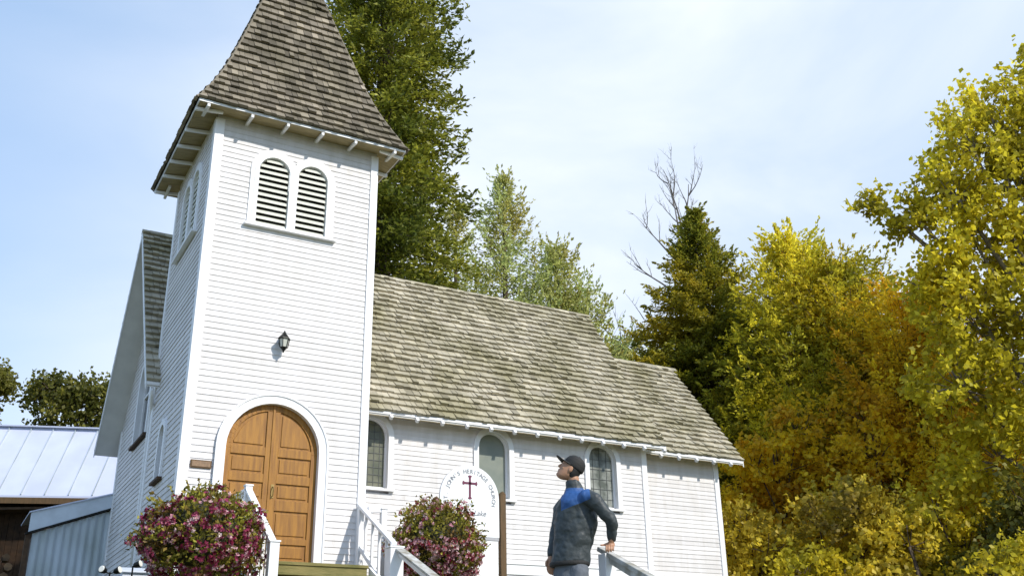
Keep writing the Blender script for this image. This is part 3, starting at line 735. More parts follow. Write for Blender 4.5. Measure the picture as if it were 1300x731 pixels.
# ------------------------------------------------------------ numpy leaf meshes
rs = np.random.RandomState(11)
def leaf_object(name, P, Dv, size, m_, parent, aspect=.55, jit=.35, var=None, flat=.0):
    """one rhombus leaf per point: P centres, Dv preferred long axis (may be zero), size per leaf"""
    n = len(P); P = np.asarray(P, float)
    d = np.asarray(Dv, float)+rs.normal(0, jit, (n, 3)); d /= np.linalg.norm(d, axis=1)[:, None]+1e-9
    q = rs.normal(0, 1, (n, 3)); q[:, 2] *= (1-flat)
    s = np.cross(d, q); s /= np.linalg.norm(s, axis=1)[:, None]+1e-9
    nrm = np.cross(d, s)
    L = (np.asarray(size)*rs.uniform(.7, 1.3, n))[:, None]; Wd = L*aspect
    V = np.empty((n, 4, 3)); V[:, 0] = P-d*L*.5; V[:, 2] = P+d*L*.5
    V[:, 1] = P+s*Wd*.5+nrm*L*.12-d*L*.05; V[:, 3] = P-s*Wd*.5+nrm*L*.12-d*L*.05
    V = V.reshape(-1, 3)
    me = bpy.data.meshes.new(name); me.vertices.add(4*n); me.vertices.foreach_set('co', V.ravel().astype('f'))
    me.loops.add(4*n); me.loops.foreach_set('vertex_index', np.arange(4*n, dtype='i'))
    me.polygons.add(n); me.polygons.foreach_set('loop_start', np.arange(0, 4*n, 4, dtype='i')); me.polygons.foreach_set('loop_total', np.full(n, 4, dtype='i'))
    me.update(calc_edges=True)
    a = me.attributes.new('var', 'FLOAT', 'FACE'); a.data.foreach_set('value', (rs.rand(n) if var is None else var).astype('f'))
    a = me.attributes.new('val', 'FLOAT', 'FACE'); a.data.foreach_set('value', rs.rand(n).astype('f'))
    me.materials.append(MT[m_]); return link(bpy.data.objects.new(name, me), parent)
def unit(v): return v/(np.linalg.norm(v)+1e-9)

def conifer(name, label, cat, base, H, rad, m_, z0=.1, nb=160, droop=.25, up=.1, leaf=.16, dens=1., power=.85, bark='bark', lean=(0, 0), group=None, spray=.55, gap=.12, tipup=0.):
    """trunk, whorled branches each with side twigs that carry needle sprays"""
    root = thing(name, label, cat, base, rs.uniform(0, 6), group)
    tr_ = MB(); tr_.tube([(lean[0]*t, lean[1]*t, H*t) for t in (0, .3, .6, .85, 1)], [H*.016, H*.012, H*.008, H*.004, .01], 9); P = []; Dv = []
    for i in range(nb):
        t = z0+(1-z0)*((i+rs.rand())/nb)**.92
        if rs.rand() < gap: continue
        zz = H*t; R0 = rad*(1-t)**power*rs.uniform(.62, 1.12)+.12
        az = i*2.399+rs.uniform(-.5, .5); hd = np.array([math.cos(az), math.sin(az), 0]); tn = np.array([-hd[1], hd[0], 0])
        o = np.array([lean[0]*t, lean[1]*t, zz]); elev = up*(.4+t)
        npt = max(4, int(R0/.28)); pts = []
        for k in range(npt+1):
            s = k/npt; pts.append(o+hd*R0*s+np.array([0, 0, R0*(elev*s-droop*s*s*(1-.4*t)+tipup*s**3)])+tn*R0*.08*math.sin(3*s+az))
        tr_.tube(pts, [max(.008, R0*.012*(1-.8*k/npt)) for k in range(npt+1)], 4, cap=False)
        for k in range(1, npt+1):
            s = k/npt
            if s < .22: continue
            sl_ = R0*.34*(1.15-s)*rs.uniform(.7, 1.2)+.14
            for sg_ in (-1, 1, 0):
                dd = unit(hd*(.75 if sg_ else 1)+tn*sg_*.8+np.array([0, 0, rs.uniform(-.35, .12)+tipup*.6]))
                m_n = max(3, int(sl_/leaf*1.6*dens*2.2))
                tt = rs.rand(m_n); pp = pts[k]+dd*sl_*tt[:, None]+rs.normal(0, .055*spray/.55+.02, (m_n, 3)); pp[:, 2] -= .10*tt*sl_
                P.append(pp); Dv.append(np.repeat([dd], m_n, 0))
        if tipup or up > .15:
            dd = unit(hd*.55+np.array([0, 0, .35+1.2*tipup])+rs.normal(0, .18, 3)); L = rs.uniform(.3, .8)*(.5+tipup+.3); m_n = int(14*dens); tt = rs.rand(m_n)
            P.append(pts[-1]+dd*L*tt[:, None]+rs.normal(0, 1, (m_n, 3))*(.05*(1-tt)+.015)[:, None]); Dv.append(np.repeat([dd], m_n, 0))
    # leading shoot
    m_n = int(40*dens); tt = rs.rand(m_n); P.append(np.array([lean[0], lean[1], H])+np.c_[rs.normal(0, .05, m_n), rs.normal(0, .05, m_n), -tt*.9+.1]); Dv.append(np.repeat([[0, 0, 1.]], m_n, 0))
    tr_.build('trunk', bark, root, smooth=True)
    P = np.vstack(P); Dv = np.vstack(Dv); leaf_object('crown', P, Dv, np.full(len(P), leaf), m_, root, aspect=.42, jit=.4)
    return root, len(P)
def broadleaf(name, label, cat, base, lobes, m_, leaf=.13, dens=1., bark='bark_pale', trunk_r=.2, group=None, tw=.8, upb=.25, fork=.35, jit=.9):
    """lobes: (x,y,z,radius,zstretch) relative to base; a limb to every lobe, twigs inside it, leaves along the twigs"""
    root = thing(name, label, cat, base, 0, group)
    tr_ = MB(); P = []; Dv = []
    top = max(l[2] for l in lobes); cxm = sum(l[0] for l in lobes)/len(lobes); cym = sum(l[1] for l in lobes)/len(lobes)
    def spine(t): return np.array([cxm*.7*t*t, cym*.7*t*t, top*.92*t])
    tr_.tube([spine(t) for t in (0, .15, .3, .5, .7, .85, 1)], [trunk_r*1.25, trunk_r, trunk_r*.85, trunk_r*.6, trunk_r*.4, trunk_r*.22, .03], 9)
    for (lx, ly, lz, lr, zs_) in lobes:
        c = np.array([lx, ly, lz]); h0 = max(.06, min(.85, (lz-lr*.9)/top*fork*1.6+.08)); s0 = spine(h0)
        midp = (s0+c)/2+np.array([0, 0, -lr*.15])+rs.normal(0, .15, 3)
        tr_.tube([s0, midp, c, c+np.array([(lx-cxm)*.12, (ly-cym)*.12, lr*.5])], [trunk_r*.38, trunk_r*.28, trunk_r*.14, .01], 6)
        nt_ = int(26*dens*lr**1.9)+6
        for k in range(nt_):
            v = unit(rs.normal(0, 1, 3)); v[2] = v[2]*1.0+.1; v = unit(v); rr_ = lr*rs.uniform(.35, .95)**.7*rs.uniform(.75, 1.12)
            e = c+v*rr_*np.array([1, 1, zs_]); b = c+v*rr_*.25*np.array([1, 1, zs_])-np.array([0, 0, lr*.12])
            if rs.rand() < .45: tr_.tube([b, (b+e)/2+rs.normal(0, .05, 3), e], [.018, .012, .005], 3, cap=False)
            for q in range(3):
                dd = unit(v+rs.normal(0, .6, 3)+np.array([0, 0, upb])); L = tw*rs.uniform(.35, 1.)
                mm = int(L/leaf*3.0); tt = rs.rand(mm)
                pp = e+dd*L*(tt[:, None]-.25)+rs.normal(0, leaf*.55, (mm, 3)); P.append(pp); Dv.append(np.repeat([dd*.4+np.array([0, 0, -.25])], mm, 0))
    tr_.build('trunk', bark, root, smooth=True)
    P = np.vstack(P); Dv = np.vstack(Dv); leaf_object('crown', P, Dv, np.full(len(P), leaf), m_, root, aspect=.72, jit=jit)
    return root, len(P)

# ---- trees
G = -1.1; cnt = 0
def C_(*a, **k):
    global cnt; r_, n_ = conifer(*a, **k); cnt += n_; return r_
def B_(*a, **k):
    global cnt; r_, n_ = broadleaf(*a, **k); cnt += n_; return r_
# tall conifer right behind the tower
C_('conifer_tree', 'huge dense dark green conifer towering right behind the bell tower', 'tree', (7.5, 10.95, G), 33, 3.9, 'leaf_bigconifer', z0=.12, nb=560, droop=.45, up=.25, leaf=.19, dens=1.25, power=.55, gap=.04, spray=1.1)
C_('conifer_tree', 'slim pale conifer with a thin pointed spire above the nave ridge', 'tree', (15.0, 16.2, G), 19.2, 5.2, 'leaf_pale', nb=330, droop=.1, up=.3, leaf=.17, dens=.8, power=.9, tipup=.3)
C_('conifer_tree', 'short pale conifer between the huge dark conifer and the slim pointed one', 'tree', (12.9, 16.4, G), 17.2, 3.8, 'leaf_pale', nb=240, droop=.12, up=.35, leaf=.17, dens=.75, tipup=.3, gap=.2)
C_('conifer_tree', 'brownish conifer low against the right flank of the huge dark conifer', 'tree', (10.7, 14.6, G), 13.6, 2.6, 'leaf_brown', nb=130, droop=.1, up=.3, leaf=.17, dens=.8)
C_('conifer_tree', 'light green conifer with upturned sprays just above the middle of the nave roof', 'tree', (17.0, 15.5, G), 16.1, 5.0, 'leaf_pale', nb=320, droop=0, up=.45, leaf=.17, dens=.8, power=.8, tipup=.4, gap=.2)
C_('conifer_tree', 'lowest light green conifer whose tips poke over the right half of the nave ridge', 'tree', (17.5, 15.2, G), 14.0, 4.6, 'leaf_pale', nb=300, droop=0, up=.5, leaf=.17, dens=.8, power=.7, tipup=.45, gap=.2)
# tree group beyond the chancel
C_('conifer_tree', 'dark green conical conifer under the bare dead top right of the nave roof', 'tree', (22.2, 12.8, G), 17.8, 8.2, 'leaf_darkfir', nb=520, droop=.2, up=.2, leaf=.17, dens=1.3, power=1.0, z0=.2, gap=.06)
B_('leafy_tree', 'far small pale treetop showing over the step between nave and chancel roofs', 'tree', (31.0, 29.6, G), [(-1.5, .5, 16.8, 1.6, 1), (0, 0, 17.4, 1.6, 1.1), (1.8, -.8, 16.9, 1.5, 1), (3.2, -1.5, 16.4, 1.5, 1)], 'leaf_pale', leaf=.3, dens=.6, tw=1.2)
C_('conifer_tree', 'bright yellow green tree with upright shoots beside the dark conifer beyond the chancel', 'tree', (23.1, 8.7, G), 14.8, 4.3, 'leaf_yellow', nb=420, droop=-.1, up=.55, leaf=.16, dens=1.3, power=.62, tipup=.25, z0=.15)
C_('conifer_tree', 'olive yellow tree with feathered top right of the bright yellow green one', 'tree', (23.6, 6.9, G), 13.1, 4.6, 'leaf_olive', nb=360, droop=-.1, up=.55, leaf=.16, dens=1.3, power=.6, tipup=.25)
C_('conifer_tree', 'slender pointed fir in the gap before the big leafy tree on the right', 'tree', (27.3, 9.1, G), 13.4, 3.6, 'leaf_darkfir', nb=240, droop=.15, up=.2, leaf=.16, dens=1.2)
C_('conifer_tree', 'olive tree with ochre tints low between the olive yellow tree and the leafy tree', 'tree', (23.2, 4.0, G), 10.9, 4.2, 'leaf_orange', nb=330, droop=-.05, up=.5, leaf=.16, dens=1.2, power=.55, tipup=.2)
# big leafy tree on the right
big = [(-.4, .3, 12.9, 1.4, 1.1), (1.1, -.6, 13.9, 1.5, 1.1), (2.6, -1.4, 13.6, 1.7, 1.1), (3.4, -1.9, 11.5, 2.0, 1.1), (3.6, -2.0, 8.6, 2.0, 1.), (3.6, -2., 5.4, 2.0, 1.), (-1.3, .5, 11.9, 1.35, 1.), (.9, -.3, 12.3, 1.7, 1.1), (-2.0, .9, 10.6, 1.4, .9), (-.6, .2, 10.6, 1.8, 1.), (-2.9, 1.6, 10.0, .75, .7), (-3.5, 2.3, 10.6, .5, .6),
       (-1.6, .8, 9.0, 1.5, .9), (-2.5, 1.3, 8.1, .9, .6), (-3.0, 1.7, 7.9, .45, .5), (.9, -.6, 9.5, 2.0, 1), (-1.9, 1.0, 6.9, 1.6, .9), (-.3, 0, 7.5, 2.0, 1.), (1.8, -1.2, 11.0, 2.0, 1.1), (2.4, -1.4, 8.2, 2.2, 1.1),
       (-2.7, 1.4, 5.3, 1.5, .9), (-1.0, .4, 5.0, 1.9, 1), (1.0, -.6, 5.6, 2.0, 1), (-2.0, 1.1, 3.4, 1.6, .9), (0, -.1, 3.0, 1.8, .9), (2.0, -1.2, 3.4, 2.0, 1), (2.3, -1.5, 5.9, 2.0, 1.)]
B_('leafy_tree', 'big broadleaf tree with golden green leaves filling the right side of the view', 'tree', (21.7, -1.7, G), [(a, b, c+1.1, r_, s_) for a, b, c, r_, s_ in big], 'leaf_big', leaf=.17, dens=1.0, trunk_r=.28, tw=.9)
# undergrowth
def bushlobes(n, w, dpt, h, r_):
    out_ = []
    for i in range(n):
        a = rs.uniform(-1, 1); hh = rs.uniform(.25, 1)**.8*(1-.35*abs(a)); out_.append((a*w, rs.uniform(-1, 1)*dpt, max(r_*.7, hh*h-r_*.5), r_*rs.uniform(.75, 1.25), rs.uniform(.8, 1)))
    return out_
rh_ = (.869, -.494)
def bush(px_d, lateral, name_, label, h, w, r_, m_, n=12, leaf=.15, dens=.9, grp=None):
    # position given as distance along the view heading and sideways from the camera's foot
    X = -3.135+.494*px_d+.869*lateral; Y = -16.143+.869*px_d-.494*lateral
    return B_('shrub', label, 'shrub', (X, Y, G), [(a*.87+b*.49, -a*.49+b*.87, c, r2_, s) for a, b, c, r2_, s in bushlobes(n, w, w*.5, h, r_)], m_, leaf=leaf, dens=dens, trunk_r=.10, tw=.6, bark='bark')
bush(31, 8.2, '', 'golden orange young tree rising right behind the chancel corner', 8.4, 1.5, 1.2, 'leaf_orange', 15, .16, 1.0)
bush(27, 6.2, '', 'brown leaved shrub against the right end wall of the chancel', 4.2, 1.2, .9, 'leaf_brown', 12)
bush(26, 8.6, '', 'reddish brown thicket shrub in front of the golden orange young tree', 4.6, 1.5, 1.0, 'leaf_brown', 13)
bush(25, 7.4, '', 'low yellow green shrub at the foot of the chancel corner', 2.6, .8, .7, 'leaf_olive', 8, .14)
bush(29.5, 10.6, '', 'tall ochre shrub mass left of the big leafy tree', 7.4, 1.7, 1.3, 'leaf_orange', 15, .16)
bush(25.5, 10.8, '', 'dark olive shrub below the tall ochre shrub mass', 4.2, 1.5, 1.0, 'leaf_olive', 12)
bush(24, 9.4, '', 'dark brown bramble at the bottom edge below the thickets', 2.9, 1.2, .8, 'leaf_brown', 9, .14)
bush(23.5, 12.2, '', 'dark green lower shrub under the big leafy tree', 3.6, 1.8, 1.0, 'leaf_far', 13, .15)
bush(21.5, 10.6, '', 'pale yellow leaved spray of shrub in the lower right corner', 2.4, 1.1, .6, 'leaf_olive', 8, .13, .7)
bush(33, 12.6, '', 'ochre tree crown behind the big leafy tree seen through its gaps', 9.6, 2.4, 1.6, 'leaf_olive', 16, .18)
bush(34, 16, '', 'olive tree crown far behind the trunk of the big leafy tree', 11, 3.0, 1.9, 'leaf_olive', 16, .2)
bush(22.5, 13.6, '', 'broad dark shrub at the right edge below the big leafy tree', 4.0, 1.6, 1.1, 'leaf_olive', 12, .15)
# trees on the left beyond the metal roof
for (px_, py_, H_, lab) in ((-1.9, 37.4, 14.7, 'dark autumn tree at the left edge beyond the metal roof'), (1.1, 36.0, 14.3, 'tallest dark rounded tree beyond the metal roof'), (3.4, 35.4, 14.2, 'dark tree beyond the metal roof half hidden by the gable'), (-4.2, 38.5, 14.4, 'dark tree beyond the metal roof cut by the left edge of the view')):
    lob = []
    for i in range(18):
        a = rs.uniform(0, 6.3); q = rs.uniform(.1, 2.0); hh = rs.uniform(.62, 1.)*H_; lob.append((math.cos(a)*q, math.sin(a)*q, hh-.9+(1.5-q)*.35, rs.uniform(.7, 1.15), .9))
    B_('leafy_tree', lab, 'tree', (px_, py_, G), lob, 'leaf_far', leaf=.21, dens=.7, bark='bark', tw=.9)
print('leaves', cnt)

# dead tree: bare branching limbs
dt = thing('dead_tree', 'bare grey dead tree with forked top and long crooked limbs reaching left', 'tree', (23.0, 14.7, G))
m = MB(); rd = random.Random(5)
def limb(p, dvec, L, r0, depth):
    pts = [Vector(p)]; d_ = Vector(dvec).normalized(); n_ = 6
    for i in range(n_):
        d_ = (d_+Vector((rd.gauss(0, .10), rd.gauss(0, .10), rd.gauss(.05, .07)))).normalized(); pts.append(pts[-1]+d_*L/n_)
    m.tube(pts, [r0*(1-.8*i/n_) for i in range(n_+1)], 6 if depth < 2 else 4, cap=False)
    if depth < 3:
        for k in range({0: 5, 1: 5, 2: 4}[depth]):
            i = rd.randint(2, n_); q = Vector((rd.gauss(0, .6), rd.gauss(0, .6), rd.uniform(.1, .8)))
            limb(pts[i], d_*.8+q, L*rd.uniform(.28, .5), r0*.42, depth+1)
m.tube([(0, 0, 0), (.1, 0, 8), (.3, 0, 14), (.4, .1, 16.6)], [.34, .25, .16, .11], 10)
limb((.4, .1, 16.3), (.02, 0, 1), 3.9, .075, 0); limb((.4, .1, 17.0), (.25, -.1, 1), 3.3, .075, 0); limb((.35, .1, 16.9), (-.1, 0, 1), 3.4, .07, 1)
rhv = Vector((.869, -.494, 0))
for z, l_, e_ in ((16.0, 3.0, .75), (14.6, 3.4, .42), (12.9, 2.6, .5), (11.4, 4.0, .22), (13.6, 1.8, .3), (10.4, 2.6, .35)): limb((.3, 0, z), -rhv*1.0+Vector((rd.gauss(0, .12), rd.gauss(0, .12), e_)), l_*.9, .060, 1)
m.build('trunk', 'dead_wood', dt, smooth=True)

# ------------------------------------------------------------ flower bushes in planters
def flower_planter(loc, rx, rz, cz, label, pot, frac_top_green, seed, magenta):
    global rs
    rs_ = np.random.RandomState(seed)
    root = thing('flower_planter', label, 'planter', loc)
    # pot: square tapered wooden tub on a pedestal
    m = MB(); pw, ph = pot
    zt_ = cz-rz*.55
    for (z0, z1, w0, w1) in ((0, ph*.55, pw*.55, pw*.55), (ph*.55, zt_, pw*.8, pw)):
        a = [(-w0, -w0, z0), (w0, -w0, z0), (w0, w0, z0), (-w0, w0, z0), (-w1, -w1, z1), (w1, -w1, z1), (w1, w1, z1), (-w1, w1, z1)]
        m.add(a, [(3, 2, 1, 0), (4, 5, 6, 7), (0, 1, 5, 4), (1, 2, 6, 5), (2, 3, 7, 6), (3, 0, 4, 7)])
    for z0 in (zt_-.05, ph*.55):
        w0 = pw*1.03 if z0 > ph*.6 else pw*.85
        m.box(-w0, -w0, z0, w0, w0, z0+.045)
    m.build('pot', 'planter_wood', root, bevel=.008)
    # hidden heart of stems
    n = 26; m = MB()
    for i in range(90):
        v = unit(rs_.normal(0, 1, 3)); m.tube([(0, 0, cz-rz*.5), (v[0]*rx*.5, v[1]*rx*.5, cz+v[2]*rz*.3), (v[0]*rx*.85, v[1]*rx*.85, cz+v[2]*rz*.85)], [.02, .012, .004], 3, cap=False)
    # inner leafy core, uneven
    bm = bmesh.new(); bmesh.ops.create_icosphere(bm, subdivisions=3, radius=1)
    vs_ = [(v.co.x*rx*.72*(1+.15*mnoise.noise(v.co*2.5)), v.co.y*rx*.72*(1+.15*mnoise.noise(v.co*2.5+Vector((3, 0, 0)))), cz+v.co.z*rz*.72) for v in bm.verts]
    m.add(vs_, [[v.index for v in f.verts] for f in bm.faces]); bm.free()
    m.build('stems', 'stem_dark', root)
    old = rs; rs = rs_
    def shell(n_, lo, hi, keep):
        P = []; Nn = []
        while len(P) < n_:
            v = unit(rs_.normal(0, 1, 3))
            if v[2] < -.9: continue
            lump = (1+.30*mnoise.noise(Vector(v*1.9)+Vector((seed, 0, 0)))+.12*mnoise.noise(Vector(v*5)))*(1.0-.06*v[2]); q = rs_.uniform(lo, hi)*lump
            if not keep(v): continue
            # lower skirt bulges, trailing stems
            wz = 1.0 if v[2] > 0 else 1.04
            P.append((v[0]*rx*q*wz, v[1]*rx*q*wz, cz+v[2]*rz*q)); Nn.append(v)
        return np.array(P), np.array(Nn)
    P, Nn = shell(6500, .74, 1.02, lambda v: True); P2, N2 = shell(300, .98, 1.14, lambda v: v[2] > -.3)
    # shoots that reach past the mound
    P3 = []; N3 = []
    for i in range(60):
        v = unit(rs_.normal(0, 1, 3)); v[2] = abs(v[2])*.9-.25 if i % 3 else -abs(v[2])*.6; v = unit(v); L = rs_.uniform(.10, .24)
        for q in range(7):
            P3.append((v[0]*(rx*.95+L*q/7), v[1]*(rx*.95+L*q/7), cz+v[2]*(rz*.95+L*q/7)+rs_.normal(0, .01)-.25*L*(q/7)**2)); N3.append(v)
    PP_ = np.vstack([P, P2, np.array(P3)]); NN_ = np.vstack([Nn*.6+np.array([0, 0, .3]), N2, np.array(N3)])
    leaf_object('foliage', PP_, NN_, np.full(len(PP_), .062), 'bush_leaf', root, aspect=.58, jit=.7)
    def petals(nf, keep, mt, nm, sz):
        P, Nn = shell(nf, .93, 1.05, keep); PP = []; DD = []
        for p_, n__ in zip(P, Nn):
            n__ = unit(n__+rs_.normal(0, .35, 3)); a = unit(np.cross(n__, [.3, .2, 1])); b = np.cross(n__, a); ph0 = rs_.uniform(0, 6)
            for k in range(5):
                t = ph0+k*2*PI/5; dd = a*math.cos(t)+b*math.sin(t)+n__*.25; PP.append(p_+dd*sz*.45); DD.append(dd)
        return leaf_object(nm, np.array(PP), np.array(DD), np.full(len(PP), sz), mt, root, aspect=.85, jit=.05)
    kf = lambda v: mnoise.noise(Vector(v*4.2)+Vector((0, seed, 0))) > -.12+.25*(rs_.rand()-.5) and rs_.rand() < (1.0 if v[2] < frac_top_green else .13) and (magenta or v[0] > -2)
    petals(1150 if magenta else 620, kf, 'petal_magenta' if magenta else 'petal_rose', 'dark_blossoms', .040)
    petals(560 if magenta else 1300, kf, 'petal_pale', 'pale_blossoms', .036)
    rs = old
flower_planter((-.13, -2.5, gz(-2.5)), .80, .62, 1.05, 'round bush of magenta petunias in a brown wooden tub left of the stairs', (.17, .55), .55, 3, True)
flower_planter((4.03, -1.0, gz(-1)), .73, .70, 1.41, 'round bush green on top and pink flowered below in front of the sign', (.17, .6), -.08, 9, False)

# ------------------------------------------------------------ left side: metal roofed shed, lean-to, firewood
nh = Vector((.494, .869, 0)); rhh = Vector((.869, -.494, 0))
A0 = Vector((-1.888, 13.044, 0))
sd = thing('storage_shed', 'low wooden shed with a pale standing seam metal roof left of the church', 'shed', (A0.x, A0.y, G))
def SP(a, b, z): v = rhh*a+nh*b; return Vector((v.x, v.y, z-G))
a0, a1 = -7.0, 3.9
def zE(a): return 3.03-.031*a
def zR(a): return 5.14-.05*a
RB = 1.3
m = MB(); m.prism([SP(a0, 0, zE(a0)), SP(a1, 0, zE(a1)), SP(a1, RB, zR(a1)), SP(a0, RB, zR(a0))], (0, 0, -.05))
m.prism([SP(a0, 2*RB, zE(a0)), SP(a1, 2*RB, zE(a1)), SP(a1, RB, zR(a1)), SP(a0, RB, zR(a0))], (0, 0, -.05))
rf = m.build('roof', 'metal_roof', sd, fix=True)
m = MB(); a = a0+.1
while a < a1:
    m.beam(SP(a, 0, zE(a)+.02), SP(a, RB-.01, zR(a)+.02), .022, .045, up=(.494, .869, 0)); a += .62
m.build('standing_seam', 'galvanised', rf)
m = MB(); m.beam(SP(a0, RB, zR(a0)+.03), SP(a1, RB, zR(a1)+.03), .22, .035); m.build('ridge_cap', 'metal_roof', rf, fix=True)
m = MB(); m.prism([SP(a0, -.02, zE(a0)-.055), SP(a1, -.02, zE(a1)-.055), SP(a1, -.02, zE(a1)-.21), SP(a0, -.02, zE(a0)-.21)], tuple(nh*.04)); m.build('fascia_board', 'post_brown', sd, fix=True)
m = MB(); m.prism([SP(a0, .65, G), SP(a1, .65, G), SP(a1, 2.0, G), SP(a0, 2.0, G)], (0, 0, 4.55))
a = a0
while a < a1-.2:
    w = rnd.uniform(.14, .2); m.beam(SP(a+w/2, .64, G), SP(a+w/2, .64, 3.3), w-.012, rnd.uniform(.02, .05), up=nh, var=rnd.random()); a += w; m.build('wall', 'old_wood', sd, fix=True)
m = MB(); m.prism([SP(a0+.05, .1, 2.70), SP(a1, .1, 2.66), SP(a1, .64, 2.66), SP(a0+.05, .64, 2.70)], (0, 0, .06)); m.build('eave_lining', 'old_wood', sd, fix=True)
for a in (-3.2, -.2, 1.3):
    m = MB(); p_ = SP(a, .12, G); m.box(p_.x-.06, p_.y-.06, 0, p_.x+.06, p_.y+.06, 3.8); m.build('post', 'old_wood', sd)
lt = thing('lean_to', 'grey corrugated metal lean-to with sloping trim against the church corner', 'lean-to', (-1.35, 8.45, G))
m = MB()
def zc(a): return (1.43+(a+1.40)*.385)-G     # underside of trim, a = world x
n = 60; vs_ = []; fs_ = []
for i in range(n+1):
    xw = -1.32+1.60*i/n; dy = .020*math.cos(2*PI*(xw)/.16); 
    dy = max(-.012, min(.012, dy*1.6))
    vs_ += [(xw+1.35, dy, 0), (xw+1.35, dy, zc(xw)-.02)]
for i in range(n): fs_.append((2*i, 2*i+2, 2*i+3, 2*i+1))
m.add(vs_, fs_)
m.build('corrugated_wall', 'galvanised', lt)
m = MB(); m.prism([(.06, .04, 0), (1.6, .04, 0), (1.6, .04, zc(.25)-.05), (.06, .04, zc(-1.29)-.05)], (0, 1.8, 0)); m.build('shed_body', 'old_wood', lt, fix=True)
def tp(xw): return (1.90+(xw+1.35)*.315)-G
m = MB(); m.prism([(-.06, -.08, zc(-1.41)+.03), (1.62, -.08, zc(.27)+.03), (1.62, -.08, tp(.27)), (-.06, -.08, tp(-1.41))], (0, .05, 0)); m.build('verge_trim', 'galv_trim', lt, fix=True)
m = MB(); m.prism([(-.12, -.10, zc(-1.47)), (1.64, -.10, zc(.29)), (1.64, -.10, zc(.29)+.035), (-.12, -.10, zc(-1.47)+.035)], (0, .12, 0)); m.build('lower_edge_strip', 'black_iron', lt, fix=True)  # thin black strip along the lower edge of the trim
m = MB(); m.prism([(-.10, -.12, tp(-1.45)), (1.62, -.12, tp(.27)), (1.62, 1.9, tp(.27)), (-.10, 1.9, tp(-1.45))], (0, 0, .03)); m.build('roof', 'metal_roof', lt, fix=True)
m = MB(); m.box(-.10, -.03, 0, .0, .09, zc(-1.40)-.0); m.build('corner_post', 'old_wood', lt, bevel=.006)
# firewood stack: split logs, end on
ordn = ['top', 'second', 'third', 'fourth', 'fifth', 'sixth', 'seventh', 'eighth', 'ninth', 'tenth', 'eleventh']
for row in range(11):
    for c_, side in enumerate(('at the left end of', 'in the middle of', 'at the right end of')):
        x_ = -2.14+c_*.215+(row % 2)*.06+rnd.uniform(-.012, .012); z_ = G+.10+row*.2
        mm = MB(); kk = rnd.choice([5, 6, 7]); r0 = .1
        pts = [(r0*rnd.uniform(.85, 1.02)*math.cos(2*PI*j/kk+.3), 0, r0*rnd.uniform(.85, 1.02)*math.sin(2*PI*j/kk+.3)) for j in range(kk)]
        mm.prism(pts, (0, .42, 0), rnd.random())
        o = mm.build('firewood_log', 'firewood', None, fix=True, bevel=.006); o.location = (x_, 9.2+rnd.uniform(-.03, .03), z_)
        tag(o, 'split log %s the %s row of firewood by the shed' % (side, ordn[10-row]), 'log', 'split logs stacked beside the lean-to')
# utility cabinet and spot lights at the foot of the tower side
cb = thing('utility_cabinet', 'pale grey metal cabinet by the foot of the tower side wall', 'cabinet', (-.50, -.15, G))
m = MB(); m.box(-.19, -.12, 0, .19, .12, .80); m.build('body', 'cabinet', cb, bevel=.01)
m = MB(); m.prism([(-.22, -.16, .80), (.22, -.16, .80), (.22, .14, .88), (-.22, .14, .88)], (0, 0, .02)); m.build('lid', 'cabinet', cb, fix=True, bevel=.004)
m = MB(); m.beam((-.17, -.125, .60), (.17, -.125, .62), .012, .012); m.build('handle', 'black_iron', cb)
def spot(loc, label, heads):
    r_ = thing('spot_light', label, 'spot light', loc)
    m = MB(); m.tube([(0, 0, 0), (0, 0, heads[0][2])], [.014, .012], 8); m.build('stake', 'black_iron', r_)
    for (x_, y_, z_, dx_) in heads:
        m = MB(); m.tube([(0, 0, z_-.02), (x_, y_, z_)], [.01, .01], 6)
        m.tube([(x_-dx_*.4, y_, z_+.0), (x_, y_-.01, z_+.01), (x_+dx_, y_-.05, z_+.03)], [.022, .04, .055], 12); hd_ = m.build('lamp_head', 'black_iron', r_)
        m = MB(); m.tube([(x_+dx_, y_-.05, z_+.03), (x_+dx_*1.15, y_-.058, z_+.032)], [.05, .04], 12); m.build('bulb', 'bulb', hd_)
spot((-.93, -.75, G), 'black double headed garden spot light beside the grey cabinet', [(-.07, 0, .74, -.05), (.07, 0, .74, .05)])
spot((-.60, -.55, G), 'black single garden spot light in front of the grey cabinet', [(.03, 0, .86, .06)])

# ------------------------------------------------------------ the man
man = thing('person', 'person in dark jacket with blue shoulders and black cap looking up, hand on the rail', 'person', (2.05, -8.05, -1.76))
man.rotation_euler[2] = -yaw
